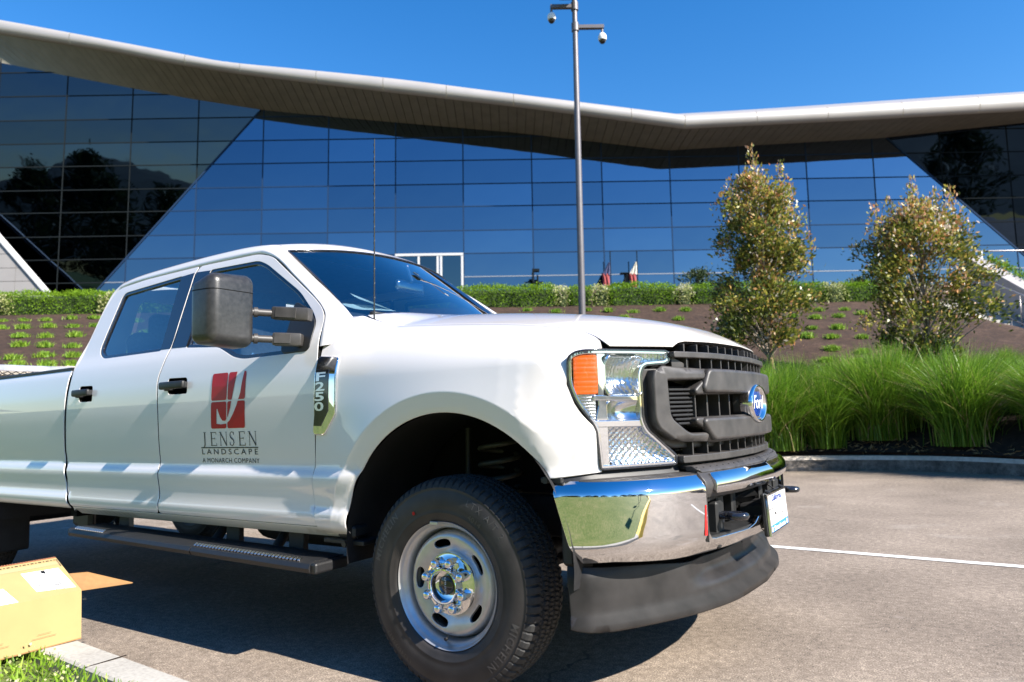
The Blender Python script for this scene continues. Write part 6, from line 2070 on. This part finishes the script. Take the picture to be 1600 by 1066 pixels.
mb = MB(); mb.prism([tuple(site(u, 37.46, v)) for u, v in clip([(-40, 4.6), (-22, 4.6), (-22, 11.6), (-40, 11.6)], en, ec - .05)], Bv * .2); under(mb.build('wall_core', MULLD, None), cw_)

# flags and stands on the terrace in front of the glass
FLR = mat('flag_red', (.30, .05, .05), rough=.8); FLW = mat('flag_cream', (.60, .56, .46), rough=.8); FLB = mat('flag_navy', (.04, .05, .12), rough=.8)
for a, lb, cols in ((5.52, 'furled flag with red stripes on a dark pole, nearer the lamp post', (FLB, FLR)), (7.02, 'furled cream and red flag on a dark pole, nearer the slender tree', (FLW, FLR))):
    fs_ = empty('flag', sitev(a, 38.6, 6.3), lb, 'flag', None)
    mb = MB(); mb.tube([sitev(a + .08, 38.6, 6.2), sitev(a + .08, 38.6, 9.1)], .03, 8); spart(mb, 'pole', MULLD, fs_)
    for k, (m, h0, h1) in enumerate(((cols[0], 7.75, 8.45), (cols[1], 7.0, 7.8))):
        P = []
        for t in np.linspace(0, 1, 8):
            h = h1 + (h0 - h1) * t
            wdt = .10 + .34 * (t if k == 0 else 1 - .35 * t) 
            P.append([site(a + .06 - wdt * u - .05 * k, 38.55 + .05 * math.sin(u * 14 + t * 2), h) for u in np.linspace(0, 1, 9)])
        under(grid_mesh('flag_cloth', P, m, None), fs_)
for a, lb in ((6.35, 'small dark pedestal table between the two flags'), (1.5, 'dark chair frame near the glass left of the lamp post')):
    st_ = empty('pedestal_table' if a > 3 else 'terrace_chair', sitev(a, 38.4, 6.3), lb, 'table' if a > 3 else 'chair')
    mb = MB(); mb.tube([sitev(a, 38.4, 6.2), sitev(a, 38.4, 7.75)], .05, 8)
    if a > 3: sbox(mb, a - .25, a + .25, 38.2, 38.6, 7.75, 7.8); spart(mb, 'pedestal', MULLD, st_)
    else:
        sbox(mb, a - .3, a + .3, 38.2, 38.6, 7.28, 7.36); sbox(mb, a - .3, a - .22, 38.2, 38.6, 7.3, 8.1); sbox(mb, a - .26, a + .10, 38.25, 38.55, 7.95, 8.1); spart(mb, 'chair_frame', MULLD, st_)

# ================================================================== THE CARDBOARD BOX
CARD = mat('cardboard', (.35, .25, .105), rough=.85, noise=(6, .07, 4), bump=(40, .15, .002))
CARD_IN = mat('cardboard_inside', (.27, .145, .055), rough=.9, noise=(40, .06, 2))
CARD_E = mat('cardboard_edge', (.30, .12, .06), rough=.9)
bx_o = empty('cardboard_box', (-1.6, -1.8, .15), 'opened yellow brown cardboard box with white labels on the kerb at the lower left', 'cardboard box')
def bpart(mbd, name, m, **k): return under(mbd.build(name, m, None, **k), bx_o)
yR, yL = -1.538, -2.35
fb0, ft0, tb0, bb0 = (-1.512, .153), (-1.522, .352), (-1.752, .466), (-1.83, .156)
def quad(mb, pts, n_, t=.006):
    mb.prism(pts, Vector(n_) * t); return mb
sk = .05
def X(p, y): return (p[0] - sk * (y - yR) * -1 * 0, y, p[1])
mb = MB(); quad(mb, [X(fb0, yR), X(fb0, yL), X(ft0, yL), X(ft0, yR)], (-1, 0, 0)); bpart(mb, 'front_panel', CARD)
mb = MB(); quad(mb, [X(ft0, yR), X(ft0, yL), X(tb0, yL), X(tb0, yR)], (-.44, 0, -.9)); bpart(mb, 'top_panel', CARD)
mb = MB(); quad(mb, [X(bb0, yR), X(bb0, yL), X(fb0, yL), X(fb0, yR)], (0, 0, 1), .005); bpart(mb, 'bottom_panel', CARD_IN)
mb = MB(); quad(mb, [X((tb0[0] - .03, tb0[1] - .02), yR), X((tb0[0] - .03, tb0[1] - .02), yL), X(bb0, yL), X(bb0, yR)], (1, 0, 0)); bpart(mb, 'back_panel', CARD_IN)
mb = MB(); quad(mb, [X(fb0, yL), X(ft0, yL), X(tb0, yL), X(bb0, yL)], (0, 1, 0)); bpart(mb, 'end_panel', CARD)
mb = MB()
for k in range(160):
    y = yR - .004 - k * .005
    mb.box((tb0[0] - .004, y, tb0[1] + .001 + (.0015 if k % 2 else 0)), (.006, .0035, .006))
bpart(mb, 'cut_edge', CARD_E)
mb = MB(); quad(mb, [(-1.637, yR + .002, .408), (-1.525, yR + .002, .351), (-1.557, -1.30, .329), (-1.614, -1.47, .404)], (0, 0, -1), .004); bpart(mb, 'side_flap', CARD_IN)
LAB = mat('shipping_label', (.80, .79, .78), rough=.6)
tu = Vector((tb0[0] - ft0[0], 0, tb0[1] - ft0[1])); tn_ = Vector((tu.z, 0, -tu.x)).normalized()
if tn_.z < 0: tn_ = -tn_
def top_pt(u, y, off=.001): return Vector((ft0[0], y, ft0[1])) + tu * u + tn_ * off
mb = MB(); mb.poly([top_pt(.10, yR - .012), top_pt(.18, yR - .155), top_pt(.72, yR - .165), top_pt(.70, yR - .022)])
lab = bpart(mb, 'shipping_label', LAB)
mb = MB()
for (u0, y0, u1, y1) in ((.12, .055, .70, .058), (.14, .082, .70, .085)): mb.poly([top_pt(u0, yR - y0, .0016), top_pt(u0, yR - y1, .0016), top_pt(u1, yR - y1, .0016), top_pt(u1, yR - y0, .0016)])
mb.poly([top_pt(.62, yR - .078, .0016), top_pt(.62, yR - .094, .0016), top_pt(.70, yR - .094, .0016), top_pt(.70, yR - .078, .0016)])
for k in range(9):
    y = yR - .060 - k * .0022
    mb.poly([top_pt(.22, y, .0016), top_pt(.22, y - .0011, .0016), top_pt(.30, y - .0011, .0016), top_pt(.30, y, .0016)])
for k in range(16):
    u, y = .2 + .028 * (k % 8) * 2, yR - .10 - .024 * (k // 8) - .003 * (k % 3)
    mb.poly([top_pt(u, y, .0016), top_pt(u, y - .016, .0016), top_pt(u + .020, y - .016, .0016), top_pt(u + .020, y, .0016)])
lp2 = mb.build('label_print', INK, None); lp2.parent = bx_o; lp2.matrix_parent_inverse = Matrix.Translation(-bx_o.location)
TAPE = mat('packing_tape', (.40, .30, .15), rough=.18, coat=.5)
mb = MB(); mb.poly([top_pt(.80, yR - .002), top_pt(.80, yR - .80), top_pt(.90, yR - .80), top_pt(.90, yR - .002)]); bpart(mb, 'packing_tape', TAPE)
mb = MB()
for k in range(3):
    y = yR - .10 - k * .17
    mb.poly([(-1.5055, y, .200), (-1.5055, y - .09, .200), (-1.5055, y - .09, .2015), (-1.5055, y, .2015)])
    mb.poly([(-1.5055, y - .02, .214), (-1.5055, y - .07, .214), (-1.5055, y - .07, .2153), (-1.5055, y - .02, .2153)])
bpart(mb, 'panel_print', CARD_E)
mb = MB(); mb.poly([top_pt(.02, yR - .235), top_pt(.04, yR - .36), top_pt(.40, yR - .36), top_pt(.42, yR - .255)]); bpart(mb, 'paper_label', LAB)
mb = MB()
for k in range(40):
    y = yR - .012 - k * .010 - (k % 3) * .002
    mb.poly([top_pt(.93, y, .0012), top_pt(.93, y - .005, .0012), top_pt(.955, y - .005, .0012), top_pt(.955, y, .0012)])
for k in range(6):
    u = .75 + k * .035
    mb.poly([top_pt(u, yR - .003, .0012), top_pt(u, yR - .009, .0012), top_pt(u + .022, yR - .009, .0012), top_pt(u + .022, yR - .003, .0012)])
o = mb.build('edge_print', INK, None); o.parent = bx_o; o.matrix_parent_inverse = Matrix.Translation(-bx_o.location)
